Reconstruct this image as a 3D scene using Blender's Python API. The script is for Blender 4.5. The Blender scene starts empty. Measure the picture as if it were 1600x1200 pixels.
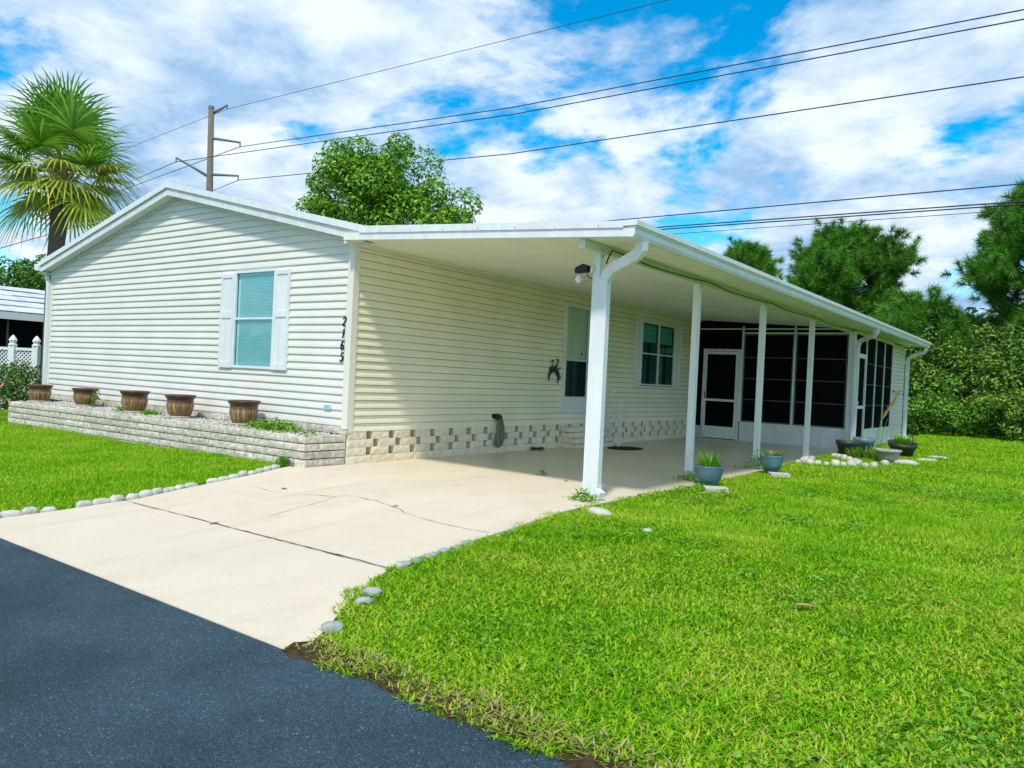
import bpy, math, random
import numpy as np
from mathutils import Vector, Matrix
random.seed(7); RNG = np.random.default_rng(7)
S = bpy.context.scene
COL = S.collection
R = math.radians
# ---------------------------------------------------------------- camera
CAM = np.array([7.8226, -6.9417, 1.2401]); YAW, PIT, ROL, FPX = -0.636851, -0.006751, 0.047641, 1205.48
_fw = np.array([math.sin(YAW)*math.cos(PIT), math.cos(YAW)*math.cos(PIT), math.sin(PIT)])
_r0 = np.array([math.cos(YAW), -math.sin(YAW), 0.0]); _u0 = np.cross(_r0, _fw)
_rt = _r0*math.cos(ROL)+_u0*math.sin(ROL); _up = -_r0*math.sin(ROL)+_u0*math.cos(ROL)
cd = bpy.data.cameras.new('camera'); co = bpy.data.objects.new('camera', cd); COL.objects.link(co)
m = Matrix.Identity(4)
for i in range(3): m[i][0], m[i][1], m[i][2], m[i][3] = _rt[i], _up[i], -_fw[i], CAM[i]
co.matrix_world = m
cd.sensor_fit = 'HORIZONTAL'; cd.sensor_width = 36; cd.lens = FPX/1600*36; cd.clip_end = 2000; cd.clip_start = .05
S.camera = co
def ray(u, v): return _fw+_rt*(u-800)/FPX-_up*(v-600)/FPX
def back(u, v, ax, val):            # photo pixel -> point on an axis-aligned plane of the place
    d = ray(u, v); i = 'xyz'.index(ax); t = (val-CAM[i])/d[i]; return CAM+t*d
# ---------------------------------------------------------------- sky, sun, exposure
SUN = Vector((.21, -.58, 1.0)).normalized()
W = bpy.data.worlds.new('World'); S.world = W; W.use_nodes = True
nt = W.node_tree; nt.nodes.clear()
def N(t, tree=None, **kw):
    n = (tree or nt).nodes.new(t)
    for k, v in kw.items(): setattr(n, k, v)
    return n
L = lambda a, b, tree=None: (tree or nt).links.new(a, b)
out = N('ShaderNodeOutputWorld'); sky = N('ShaderNodeTexSky'); sky.sky_type = 'NISHITA'; sky.sun_disc = False
sky.sun_elevation = math.asin(SUN.z); sky.sun_rotation = math.atan2(SUN.x, SUN.y); sky.air_density = 1.0; sky.dust_density = .3; sky.ozone_density = 2.5
hs = N('ShaderNodeHueSaturation'); hs.inputs['Saturation'].default_value = 1.6; hs.inputs['Value'].default_value = 1.1; hs.inputs['Hue'].default_value = .487
L(sky.outputs[0], hs.inputs['Color'])
bg = N('ShaderNodeBackground'); bg.inputs[1].default_value = .13; L(hs.outputs[0], bg.inputs[0])
tc = N('ShaderNodeTexCoord'); sp = N('ShaderNodeSeparateXYZ'); L(tc.outputs['Generated'], sp.inputs[0])
zc = N('ShaderNodeMath', operation='MAXIMUM'); L(sp.outputs[2], zc.inputs[0]); zc.inputs[1].default_value = 0.0
za = N('ShaderNodeMath', operation='ADD'); L(zc.outputs[0], za.inputs[0]); za.inputs[1].default_value = .22
dv = N('ShaderNodeVectorMath', operation='DIVIDE'); cz3 = N('ShaderNodeCombineXYZ')
for i in range(3): L(za.outputs[0], cz3.inputs[i])
L(tc.outputs['Generated'], dv.inputs[0]); L(cz3.outputs[0], dv.inputs[1])
mp = N('ShaderNodeMapping'); mr0 = N('ShaderNodeVectorRotate', rotation_type='Z_AXIS'); mr0.inputs['Angle'].default_value = -.1; L(dv.outputs[0], mr0.inputs[0]); L(mr0.outputs[0], mp.inputs[0])
mp.inputs['Location'].default_value = (8.58, -1.04, 0); mp.inputs['Scale'].default_value = (1, 1, .25)
n1 = N('ShaderNodeTexNoise'); n1.inputs['Scale'].default_value = 1.75; n1.inputs['Detail'].default_value = 10; n1.inputs['Roughness'].default_value = .60; n1.inputs['Distortion'].default_value = .2
L(mp.outputs[0], n1.inputs['Vector'])
cr = N('ShaderNodeValToRGB'); cr.color_ramp.elements[0].position = .405; cr.color_ramp.elements[1].position = .515; cr.color_ramp.interpolation = 'EASE'
L(n1.outputs['Fac'], cr.inputs[0])
n2 = N('ShaderNodeTexNoise'); n2.inputs['Scale'].default_value = 3.0; n2.inputs['Detail'].default_value = 9; n2.inputs['Roughness'].default_value = .62; n2.inputs['Distortion'].default_value = .2
L(mp.outputs[0], n2.inputs['Vector'])
c2 = N('ShaderNodeValToRGB'); c2.color_ramp.elements[0].position = .38; c2.color_ramp.elements[1].position = .62
c2.color_ramp.elements[0].color = (.27, .44, .66, 1); c2.color_ramp.elements[1].color = (.70, .78, .86, 1)
L(n2.outputs['Fac'], c2.inputs[0])
bc = N('ShaderNodeBackground'); bc.inputs[1].default_value = .87; L(c2.outputs[0], bc.inputs[0])
mx = N('ShaderNodeMixShader'); L(cr.outputs[0], mx.inputs[0]); L(bg.outputs[0], mx.inputs[1]); L(bc.outputs[0], mx.inputs[2])
L(mx.outputs[0], out.inputs[0])
sl = bpy.data.lights.new('sun', 'SUN'); sl.energy = 2.25; sl.angle = R(5.); sl.color = (1, .93, .79)
so = bpy.data.objects.new('sun', sl); COL.objects.link(so); so.rotation_euler = SUN.to_track_quat('Z', 'Y').to_euler(); so.location = (10, -20, 30)
S.view_settings.view_transform = 'Standard'; S.view_settings.look = 'None'; S.view_settings.gamma = 1; S.view_settings.exposure = .62
S.cycles.use_denoising = True; S.cycles.max_bounces = 8; S.cycles.diffuse_bounces = 5; S.cycles.transparent_max_bounces = 12; S.cycles.sample_clamp_indirect = 4
# ---------------------------------------------------------------- materials
MATS = {}
def M(name, col, rough=.6, var=.1, vs=4., bump=0., bs=60., rnd=0., col2=None, island=0., trans=0., metal=0., spec=.4, streak=None, det=4.):
    if name in MATS: return MATS[name]
    mt = bpy.data.materials.new(name); mt.use_nodes = True; t = mt.node_tree; t.nodes.clear()
    o = N('ShaderNodeOutputMaterial', t); b = N('ShaderNodeBsdfPrincipled', t)
    g = N('ShaderNodeNewGeometry', t); ns = N('ShaderNodeTexNoise', t); ns.inputs['Scale'].default_value = vs; ns.inputs['Detail'].default_value = det
    if streak:
        mpn = N('ShaderNodeMapping', t); mpn.inputs['Scale'].default_value = streak; L(g.outputs['Position'], mpn.inputs[0], t); L(mpn.outputs[0], ns.inputs['Vector'], t)
    else: L(g.outputs['Position'], ns.inputs['Vector'], t)
    c2 = col2 or tuple(c*(1+var) for c in col); c1 = col if col2 else tuple(c*(1-var) for c in col)
    rp = N('ShaderNodeValToRGB', t); rp.color_ramp.elements[0].position = .3; rp.color_ramp.elements[1].position = .7
    rp.color_ramp.elements[0].color = (*c1, 1); rp.color_ramp.elements[1].color = (*c2, 1)
    fac = ns.outputs['Fac']
    if island:
        mxn = N('ShaderNodeMix', t); mxn.inputs[0].default_value = island; L(fac, mxn.inputs[2], t); L(g.outputs['Random Per Island'], mxn.inputs[3], t); fac = mxn.outputs[0]
    L(fac, rp.inputs[0], t); cc = rp.outputs[0]
    if rnd:
        oi = N('ShaderNodeObjectInfo', t); mr = N('ShaderNodeMapRange', t); mr.inputs[3].default_value = 1-rnd; mr.inputs[4].default_value = 1+rnd
        L(oi.outputs['Random'], mr.inputs[0], t); hv = N('ShaderNodeHueSaturation', t); L(mr.outputs[0], hv.inputs['Value'], t); L(cc, hv.inputs['Color'], t); cc = hv.outputs[0]
    L(cc, b.inputs['Base Color'], t); b.inputs['Roughness'].default_value = rough; b.inputs['Metallic'].default_value = metal; b.inputs['Specular IOR Level'].default_value = spec
    if bump:
        nb = N('ShaderNodeTexNoise', t); nb.inputs['Scale'].default_value = bs; nb.inputs['Detail'].default_value = 5; L(g.outputs['Position'], nb.inputs['Vector'], t)
        bp = N('ShaderNodeBump', t); bp.inputs['Strength'].default_value = bump; bp.inputs['Distance'].default_value = .02; L(nb.outputs['Fac'], bp.inputs['Height'], t); L(bp.outputs[0], b.inputs['Normal'], t)
    sh = b.outputs[0]
    if trans:
        tr = N('ShaderNodeBsdfTranslucent', t); L(cc, tr.inputs[0], t); ms = N('ShaderNodeMixShader', t); ms.inputs[0].default_value = trans; L(sh, ms.inputs[1], t); L(tr.outputs[0], ms.inputs[2], t); sh = ms.outputs[0]
    L(sh, o.inputs[0], t); MATS[name] = mt; return mt
def glass(name, tint, refl=.5, clear=.6, rough=.02):
    mt = bpy.data.materials.new(name); mt.use_nodes = True; t = mt.node_tree; t.nodes.clear()
    o = N('ShaderNodeOutputMaterial', t); tr = N('ShaderNodeBsdfTransparent', t); tr.inputs[0].default_value = (*tint, 1)
    df = N('ShaderNodeBsdfDiffuse', t); df.inputs[0].default_value = (tint[0]*.3, tint[1]*.3, tint[2]*.3, 1)
    a = N('ShaderNodeMixShader', t); a.inputs[0].default_value = clear; L(df.outputs[0], a.inputs[1], t); L(tr.outputs[0], a.inputs[2], t)
    gl = N('ShaderNodeBsdfGlossy', t); gl.inputs['Roughness'].default_value = rough; lw = N('ShaderNodeLayerWeight', t); lw.inputs[0].default_value = .5; fr = N('ShaderNodeMath', t, operation='POWER'); L(lw.outputs['Facing'], fr.inputs[0], t); fr.inputs[1].default_value = 4.
    mu = N('ShaderNodeMath', t, operation='MULTIPLY_ADD'); L(fr.outputs[0], mu.inputs[0], t); mu.inputs[1].default_value = refl; mu.inputs[2].default_value = .10*refl
    b = N('ShaderNodeMixShader', t); L(mu.outputs[0], b.inputs[0], t); L(a.outputs[0], b.inputs[1], t); L(gl.outputs[0], b.inputs[2], t)
    L(b.outputs[0], o.inputs[0], t); return mt
M('siding_gable', (.78, .765, .715), .5, .045, 1.5, rnd=.012, spec=.3)
M('siding_side', (.89, .84, .65), .5, .05, 1.2, rnd=.018, spec=.3)
M('siding_shed', (.72, .70, .62), .5, .04, 1.2, rnd=.02, spec=.3)
M('white', (.79, .82, .85), .4, .06, 3., spec=.4, streak=(3, 3, .6))
M('white_dirty', (.74, .77, .78), .45, .09, 2.2, streak=(4, 4, .5))
M('ceiling', (.85, .84, .74), .5, .05, .8, streak=(2.5, .25, 1))
M('trim', (.80, .79, .70), .45, .03)
M('block', (.62, .58, .50), .9, .28, 16, bump=.5, bs=70, rnd=.14, spec=.1)
M('block_cream', (.84, .77, .60), .9, .12, 12, bump=.4, bs=60, rnd=.05, spec=.1)
M('void', (.012, .012, .013), .9, 0)  # near-black, painted on backings to stand in for the shade of unlit hollows
M('concrete', (.67, .585, .465), .75, .05, .75, bump=.25, bs=140, spec=.2, streak=(1.6, .45, 1), det=10)
M('concrete_port', (.72, .62, .47), .35, .10, .7, bump=.05, bs=90, spec=.5, det=8)
M('crack', (.13, .105, .075), .9, .5, 25)
M('soil', (.075, .05, .028), .95, .4, 18, bump=1, bs=70, spec=.05)
M('gravel', (.50, .49, .48), .85, .2, 30, island=.6)
M('metal_dark', (.025, .028, .032), .45, .2)
M('black', (.012, .012, .014), .5, .2)
M('rubber', (.055, .058, .05), .5, .25, 20)
M('hose', (.20, .20, .16), .45, .2, 20)
M('rock', (.54, .53, .49), .8, .2, 12, bump=.5, bs=40, rnd=.08)
M('rock_grey', (.34, .37, .37), .85, .25, 14, bump=.5, bs=40, rnd=.12)
M('stone_flat', (.52, .51, .48), .85, .12, 14, bump=.4)
M('pot_blue', (.10, .20, .27), .45, .18, 9, bump=.1)
M('pot_black', (.035, .042, .045), .45, .2)
M('pot_grey', (.38, .38, .35), .7, .15)
M('saucer', (.56, .48, .36), .6, .08)
M('wood_pole', (.17, .145, .115), .85, .25, 6, streak=(6, 6, .3), bump=.4)
M('insulator', (.16, .2, .24), .5, .1)
M('wire', (.02, .022, .03), .6, .1)
M('bark', (.13, .095, .065), .9, .35, 9, bump=.8, bs=30)
M('palm_trunk', (.15, .12, .095), .9, .3, 10, bump=.8, bs=40, streak=(1, 1, 6))
M('palm_green', (.08, .26, .02), .45, col2=(.36, .56, .06), island=.6, trans=.3)
M('palm_yellow', (.28, .42, .03), .5, col2=(.62, .62, .10), island=.7, trans=.3)
M('palm_dry', (.30, .22, .08), .8, .3, island=.6)
M('leaf_bright', (.035, .16, .006), .4, col2=(.30, .56, .03), island=.75, trans=.3, vs=.7)
M('leaf_dark', (.03, .12, .012), .5, col2=(.13, .30, .03), island=.7, trans=.25, vs=.6)
M('leaf_mid', (.03, .14, .010), .45, col2=(.24, .52, .035), island=.7, trans=.3, vs=.6)  # dark end of the tones paints shade gaps among the leaves
M('leaf_olive', (.04, .14, .012), .5, col2=(.28, .46, .05), island=.7, trans=.3, vs=.6)
M('needle', (.02, .12, .010), .5, col2=(.18, .46, .03), island=.6, trans=.2, vs=.5)  # dark end kept low to paint shade gaps between needle tufts
M('flower', (.65, .16, .12), .5, col2=(.8, .36, .28), island=1.)
M('weed', (.09, .30, .008), .5, col2=(.26, .50, .03), island=.7, trans=.3)
M('dry_grass', (.34, .28, .10), .8, .25, island=.6)
M('red_patch', (.22, .12, .06), .9, .3, 30)
M('grass_ground', (.05, .115, .010), .95, col2=(.11, .20, .015), vs=7, bump=.8, bs=45, spec=.05, det=8)
M('far_ground', (.06, .14, .015), .95, .3, .3)
M('neighbour_roof', (.60, .63, .66), .6, .22, 2.5, rnd=.12)
M('mat', (.010, .010, .011), .95, .3, 30)
M('nozzle', (.05, .14, .05), .4, .2)
M('tag', (.35, .58, .68), .5, .3, 60)
M('bulb', (.85, .83, .75), .15, .02)
M('door_white', (.70, .74, .68), .4, .02)
M('blind', (.74, .86, .88), .5, .02)
M('curtain', (.10, .20, .20), .8, .2, 3)
M('screen_frame', (.10, .13, .14), .5, .1)
MATS['pane_light'] = glass('pane_light', (.84, .98, .99), .4, .98)
MATS['pane_dark'] = glass('pane_dark', (.58, .86, .84), .5, .96)
MATS['pane_door'] = glass('pane_door', (.93, .98, .95), .3, .98)
MATS['pane_low'] = glass('pane_low', (.10, .30, .31), .3, .7)
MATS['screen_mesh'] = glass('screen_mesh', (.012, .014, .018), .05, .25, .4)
def stained():
    mt = MATS['concrete']; t = mt.node_tree; b = [n for n in t.nodes if n.type == 'BSDF_PRINCIPLED'][0]; src = b.inputs['Base Color'].links[0].from_socket; g = N('ShaderNodeNewGeometry', t)
    def ns(sc, det, rough, lo, hi, c0, c1, stretch=(1, 1, 1)):
        mpn = N('ShaderNodeMapping', t); mpn.inputs['Scale'].default_value = stretch; L(g.outputs['Position'], mpn.inputs[0], t)
        n = N('ShaderNodeTexNoise', t); n.inputs['Scale'].default_value = sc; n.inputs['Detail'].default_value = det; n.inputs['Roughness'].default_value = rough; L(mpn.outputs[0], n.inputs['Vector'], t)
        r = N('ShaderNodeValToRGB', t); r.color_ramp.elements[0].position = lo; r.color_ramp.elements[1].position = hi; r.color_ramp.elements[0].color = (*c0, 1); r.color_ramp.elements[1].color = (*c1, 1); L(n.outputs[0], r.inputs[0], t); return r.outputs[0]
    cur = src
    for o in (ns(2.2, 8, .7, .30, .50, (.92, .90, .87), (1, 1, 1)), ns(14, 6, .7, .24, .38, (.84, .80, .74), (1, 1, 1)), ns(90, 2, .5, .3, .6, (.93, .93, .93), (1.04, 1.04, 1.04)), ns(1.6, 6, .6, .30, .46, (.90, .89, .87), (1, 1, 1), (2.2, .22, 1))):
        m_ = N('ShaderNodeMix', t, data_type='RGBA', blend_type='MULTIPLY'); m_.inputs[0].default_value = 1; L(cur, m_.inputs[6], t); L(o, m_.inputs[7], t); cur = m_.outputs[2]
    L(cur, b.inputs['Base Color'], t)
stained()
def pot_brown():
    mt = M('pot_brown', (.10, .052, .03), .3, .2, 8); t = mt.node_tree
    b = [n for n in t.nodes if n.type == 'BSDF_PRINCIPLED'][0]; src = b.inputs['Base Color'].links[0].from_socket
    tcn = N('ShaderNodeTexCoord', t); s = N('ShaderNodeSeparateXYZ', t); L(tcn.outputs['Object'], s.inputs[0], t)
    at = N('ShaderNodeMath', t, operation='ARCTAN2'); L(s.outputs[0], at.inputs[0], t); L(s.outputs[1], at.inputs[1], t)
    cx = N('ShaderNodeCombineXYZ', t); m1 = N('ShaderNodeMath', t, operation='MULTIPLY'); m1.inputs[1].default_value = 9; L(at.outputs[0], m1.inputs[0], t); L(m1.outputs[0], cx.inputs[0], t)
    m2 = N('ShaderNodeMath', t, operation='MULTIPLY'); m2.inputs[1].default_value = 3; L(s.outputs[2], m2.inputs[0], t); L(m2.outputs[0], cx.inputs[2], t)
    nn = N('ShaderNodeTexNoise', t); nn.inputs['Scale'].default_value = 1.2; nn.inputs['Detail'].default_value = 3; L(cx.outputs[0], nn.inputs['Vector'], t)
    rp = N('ShaderNodeValToRGB', t); rp.color_ramp.elements[0].position = .35; rp.color_ramp.elements[1].position = .62; L(nn.outputs[0], rp.inputs[0], t)
    zr = N('ShaderNodeMapRange', t); zr.inputs[1].default_value = .235; zr.inputs[2].default_value = .17; L(s.outputs[2], zr.inputs[0], t)
    mm = N('ShaderNodeMath', t, operation='MULTIPLY'); L(rp.outputs[0], mm.inputs[0], t); L(zr.outputs[0], mm.inputs[1], t)
    mix = N('ShaderNodeMix', t, data_type='RGBA'); L(mm.outputs[0], mix.inputs[0], t); L(src, mix.inputs[6], t); mix.inputs[7].default_value = (.46, .30, .13, 1)
    L(mix.outputs[2], b.inputs['Base Color'], t)
pot_brown()
def asphalt():
    mt = bpy.data.materials.new('asphalt'); mt.use_nodes = True; t = mt.node_tree; b = t.nodes['Principled BSDF']; g = N('ShaderNodeNewGeometry', t)
    def vor(sc):
        v = N('ShaderNodeTexVoronoi', t); v.inputs['Scale'].default_value = sc; L(g.outputs['Position'], v.inputs['Vector'], t); q = N('ShaderNodeSeparateXYZ', t); L(v.outputs['Color'], q.inputs[0], t); return v, q.outputs[0]
    def ramp(src, stops):
        r = N('ShaderNodeValToRGB', t); e = r.color_ramp.elements
        while len(e) < len(stops): e.new(.5)
        for k, (p, c) in enumerate(stops): e[k].position = p; e[k].color = (*c, 1)
        L(src, r.inputs[0], t); return r.outputs[0]
    v1, q1 = vor(170); v2, q2 = vor(95)
    base = ramp(q1, [(0, (.016, .044, .066)), (.8, (.038, .084, .114)), (1, (.09, .14, .165))])
    spk = ramp(q2, [(.91, (0, 0, 0)), (.98, (1, 1, 1))])
    n0 = N('ShaderNodeTexNoise', t); n0.inputs['Scale'].default_value = 9; n0.inputs['Detail'].default_value = 5; L(g.outputs['Position'], n0.inputs['Vector'], t)
    msk = ramp(n0.outputs[0], [(.35, (.2, .2, .2)), (.65, (1, 1, 1))])
    mu = N('ShaderNodeMath', t, operation='MULTIPLY'); L(spk, mu.inputs[0], t); L(msk, mu.inputs[1], t)
    dd = ramp(v2.outputs['Distance'], [(.3, (1, 1, 1)), (.55, (0, 0, 0))]); m2 = N('ShaderNodeMath', t, operation='MULTIPLY'); L(mu.outputs[0], m2.inputs[0], t); L(dd, m2.inputs[1], t)
    mix = N('ShaderNodeMix', t, data_type='RGBA'); L(m2.outputs[0], mix.inputs[0], t); L(base, mix.inputs[6], t); mix.inputs[7].default_value = (.26, .33, .34, 1)
    n = N('ShaderNodeTexNoise', t); n.inputs['Scale'].default_value = 1.1; n.inputs['Detail'].default_value = 7; n.inputs['Roughness'].default_value = .6; L(g.outputs['Position'], n.inputs['Vector'], t)
    mr = N('ShaderNodeMapRange', t); mr.inputs[1].default_value = .3; mr.inputs[2].default_value = .7; mr.inputs[3].default_value = .62; mr.inputs[4].default_value = 1.5; L(n.outputs[0], mr.inputs[0], t)
    h = N('ShaderNodeHueSaturation', t); L(mix.outputs[2], h.inputs['Color'], t); L(mr.outputs[0], h.inputs['Value'], t); L(h.outputs[0], b.inputs['Base Color'], t)
    b.inputs['Roughness'].default_value = .7; b.inputs['Specular IOR Level'].default_value = .3
    bp = N('ShaderNodeBump', t); bp.inputs['Strength'].default_value = 1; bp.inputs['Distance'].default_value = .008; L(v1.outputs['Distance'], bp.inputs['Height'], t); bp.invert = True; L(bp.outputs[0], b.inputs['Normal'], t)
    MATS['asphalt'] = mt
asphalt()
def grass_mat():
    mt = bpy.data.materials.new('grass_blades'); mt.use_nodes = True; t = mt.node_tree; t.nodes.clear(); g = N('ShaderNodeNewGeometry', t); o = N('ShaderNodeOutputMaterial', t)
    n = N('ShaderNodeTexNoise', t); n.inputs['Scale'].default_value = .75; n.inputs['Detail'].default_value = 9; n.inputs['Roughness'].default_value = .68; L(g.outputs['Position'], n.inputs['Vector'], t)
    mxn = N('ShaderNodeMix', t); mxn.inputs[0].default_value = .36; L(n.outputs[0], mxn.inputs[2], t); L(g.outputs['Random Per Island'], mxn.inputs[3], t)
    r = N('ShaderNodeValToRGB', t); e = r.color_ramp.elements; e[0].position = .25; e[0].color = (.07, .27, .004, 1); e[1].position = .47; e[1].color = (.20, .53, .005, 1)
    x = e.new(.57); x.color = (.40, .62, .012, 1); x = e.new(.75); x.color = (.62, .58, .12, 1)
    L(mxn.outputs[0], r.inputs[0], t)
    b = N('ShaderNodeBsdfPrincipled', t); L(r.outputs[0], b.inputs['Base Color'], t); b.inputs['Roughness'].default_value = .6; b.inputs['Specular IOR Level'].default_value = .12
    tr = N('ShaderNodeBsdfTranslucent', t); L(r.outputs[0], tr.inputs[0], t); ms = N('ShaderNodeMixShader', t); ms.inputs[0].default_value = .35; L(b.outputs[0], ms.inputs[1], t); L(tr.outputs[0], ms.inputs[2], t); L(ms.outputs[0], o.inputs[0], t)
    MATS['grass_blades'] = mt
grass_mat()
# ---------------------------------------------------------------- mesh helpers
class MB:
    def __init__(s): s.v = []; s.f = []
    def poly(s, vs, fs):
        o = len(s.v); s.v += [tuple(map(float, p)) for p in vs]; s.f += [tuple(i+o for i in f) for f in fs]; return s
    def box(s, a, b):
        x0, y0, z0 = a; x1, y1, z1 = b
        return s.poly([(x0,y0,z0),(x1,y0,z0),(x1,y1,z0),(x0,y1,z0),(x0,y0,z1),(x1,y0,z1),(x1,y1,z1),(x0,y1,z1)], [(0,3,2,1),(4,5,6,7),(0,1,5,4),(1,2,6,5),(2,3,7,6),(3,0,4,7)])
    def prism(s, prof, axis, a, b):      # 2-D profile swept along an axis; profile in the two other axes in xyz order
        n = len(prof); P = []
        for t in (a, b):
            for p in prof:
                q = list(p); q.insert('xyz'.index(axis), t); P.append(q)
        return s.poly(P, [tuple(range(n))[::-1], tuple(range(n, 2*n))]+[(i, (i+1) % n, n+(i+1) % n, n+i) for i in range(n)])
    def sweep(s, path, prof, ref=(0, 1, 0), closed=True):
        path = [Vector(p) for p in path]; k = len(prof); base = len(s.v)
        for i, p in enumerate(path):
            t = (path[min(i+1, len(path)-1)]-path[max(i-1, 0)]).normalized(); a = t.cross(Vector(ref))
            if a.length < 1e-4: a = t.orthogonal()
            a.normalize(); b = a.cross(t).normalized()
            pr = prof[i] if isinstance(prof[0], list) else prof
            s.v += [tuple(p+a*q[0]+b*q[1]) for q in pr]
        if isinstance(prof[0], list): k = len(prof[0])
        for i in range(len(path)-1):
            for j in range(k): s.f.append((base+i*k+j, base+i*k+(j+1) % k, base+(i+1)*k+(j+1) % k, base+(i+1)*k+j))
        s.f.append(tuple(base+j for j in range(k))[::-1]); s.f.append(tuple(base+(len(path)-1)*k+j for j in range(k))); return s
    def tube(s, path, r, n=8, ref=(.31, .17, .93), flat=1.):
        rr = r if hasattr(r, '__len__') else [r]*len(path)
        return s.sweep(path, [[(q*math.cos(2*math.pi*j/n), flat*q*math.sin(2*math.pi*j/n)) for j in range(n)] for q in rr], ref)
    def lathe(s, prof, n=28, c=(0, 0, 0), wob=0.):
        base = len(s.v)
        for r, z in prof:
            for j in range(n):
                a = 2*math.pi*j/n; q = r*(1+wob*math.cos(a*n/2)); s.v.append((c[0]+q*math.cos(a), c[1]+q*math.sin(a), c[2]+z))
        for i in range(len(prof)-1):
            for j in range(n): s.f.append((base+i*n+j, base+i*n+(j+1) % n, base+(i+1)*n+(j+1) % n, base+(i+1)*n+j))
        s.f.append(tuple(base+j for j in range(n))[::-1]); s.f.append(tuple(base+(len(prof)-1)*n+j for j in range(n))); return s
    def mesh(s, name, mat, smooth=False):
        me = bpy.data.meshes.new(name); me.from_pydata(s.v, [], s.f); me.update()
        me.materials.append(MATS[mat]); 
        if smooth: me.polygons.foreach_set('use_smooth', [True]*len(me.polygons))
        return me
    def build(s, name, mat, parent=None, smooth=False, loc=None, rz=0): return put(name, s.mesh(name, mat, smooth), parent, loc, rz)
def put(name, me, parent=None, loc=None, rz=0, **props):
    o = bpy.data.objects.new(name, me); COL.objects.link(o)
    if loc is not None: o.location = loc
    if rz: o.rotation_euler.z = rz
    if parent is not None: o.parent = parent
    return o
def tag(o, label=None, cat=None, group=None, kind=None):
    for k, v in (('label', label), ('category', cat), ('group', group), ('kind', kind)):
        if v: o[k] = v
    return o
def thing(name, label, cat, loc=(0, 0, 0), rz=0, group=None): return tag(put(name, None, None, loc, rz), label, cat, group)
def npmesh(name, V, F, mat, smooth=False):       # V (n,3), F (m,k) numpy
    me = bpy.data.meshes.new(name); k = F.shape[1]
    me.vertices.add(len(V)); me.vertices.foreach_set('co', np.ascontiguousarray(V, dtype=np.float32).ravel())
    me.loops.add(F.size); me.loops.foreach_set('vertex_index', np.ascontiguousarray(F, dtype=np.int32).ravel())
    me.polygons.add(len(F)); me.polygons.foreach_set('loop_start', np.arange(0, F.size, k, dtype=np.int32)); me.polygons.foreach_set('loop_total', np.full(len(F), k, dtype=np.int32))
    me.update(calc_edges=True); me.materials.append(MATS[mat]); return me
def hgt(y): return 0. if y > -.8 else max(-.19, -.19*(-.8-y)/3.62)
def hgta(y): return np.clip(-.19*(-.8-y)/3.62, -.19, 0.)*(y <= -.8)
def interp(pts, y):
    ys = [p[0] for p in pts]; return float(np.interp(y, ys, [p[1] for p in pts]))
YR = -4.42                                    # road edge
LEFT = [(-4.6, .33), (-4.2, .33), (-3.7, .38), (-3.0, .39), (-2.3, .2), (-1.36, 0.), (-.66, -.25), (-.64, .0), (20, .0)]
RIGHT = [(-4.6, 4.85), (-4.4, 4.70), (-4.08, 4.53), (-3.72, 4.28), (-3.15, 4.02), (-2.4, 3.95), (-1.59, 3.94), (-.25, 3.87), (1.77, 3.93), (4.13, 3.88), (7.75, 3.72), (11.4, 3.66)]
# ---------------------------------------------------------------- the setting
tag(MB().poly([(-900, -900, -.6), (900, -900, -.6), (900, 900, -.6), (-900, 900, -.6)], [(0, 1, 2, 3)]).build('ground', 'far_ground'), kind='structure')
def lawn():
    xs = np.concatenate([np.arange(-70, -12, 4.), np.arange(-12, 16, .4), np.arange(16, 71, 4.)]); ys = np.concatenate([np.arange(YR+.02, 22, .35), np.arange(22, 90, 4.)])
    X, Y = np.meshgrid(xs, ys); n = RNG.normal(0, .004, X.shape); Z = hgta(Y)-.018+n
    Z[0] -= .04
    V = np.stack([X, Y, Z], -1).reshape(-1, 3); nx = len(xs); i = np.arange(len(ys)-1)[:, None]*nx+np.arange(nx-1)[None]; F = np.stack([i, i+1, i+nx+1, i+nx], -1).reshape(-1, 4)
    tag(put('lawn', npmesh('lawn', V, F, 'grass_ground')), kind='structure')
    tag(MB().box((-70, -60, -.5), (70, -11.5, -.2)).build('verge', 'grass_ground'), kind='structure')
lawn()
def road():
    xs = np.arange(-60, 60.1, .25); b = MB(); V = []
    for x in xs:
        e = YR+.012*math.sin(x*5.1)+.02*math.sin(x*1.7+1)
        V += [(x, -11.4, -.205), (x, e-.5, -.199), (x, e+.04, -.1955), (x, e+.04, -.5)]
    n = len(xs); b.poly(V, [(i*4+j, (i+1)*4+j, (i+1)*4+j+1, i*4+j+1) for i in range(n-1) for j in range(3)])
    tag(b.build('road', 'asphalt'), kind='structure')
road()
def slab(y0, y1, mat, parent, dz=0.):
    ys = sorted(set([y0, y1]+[y for y, _ in LEFT+RIGHT if y0 < y < y1]+list(np.arange(math.ceil(y0*2)/2, y1, .5)))); V = []; b = MB()
    for y in ys:
        xl, xr, z = interp(LEFT, y), interp(RIGHT, y), hgt(y)+dz
        V += [(xl, y, z-.12), (xl, y, z), (xr, y, z), (xr, y, z-.12)]
    n = len(ys); F = [(i*4+j, i*4+(j+1) % 4, (i+1)*4+(j+1) % 4, (i+1)*4+j) for i in range(n-1) for j in range(4)]+[(0, 1, 2, 3), (4*n-1, 4*n-2, 4*n-3, 4*n-4)]
    return b.poly(V, F).build('slab', mat, parent)
drv = MB().poly([(.5, YR-.06, -.22), (4.5, YR-.06, -.22), (3.8, 0, -.05), (3.6, 11.3, -.05), (.1, 11.3, -.05), (.1, 0, -.05)], [(0, 1, 2, 3, 4, 5)]).build('driveway', 'crack'); tag(drv, kind='structure')
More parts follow.
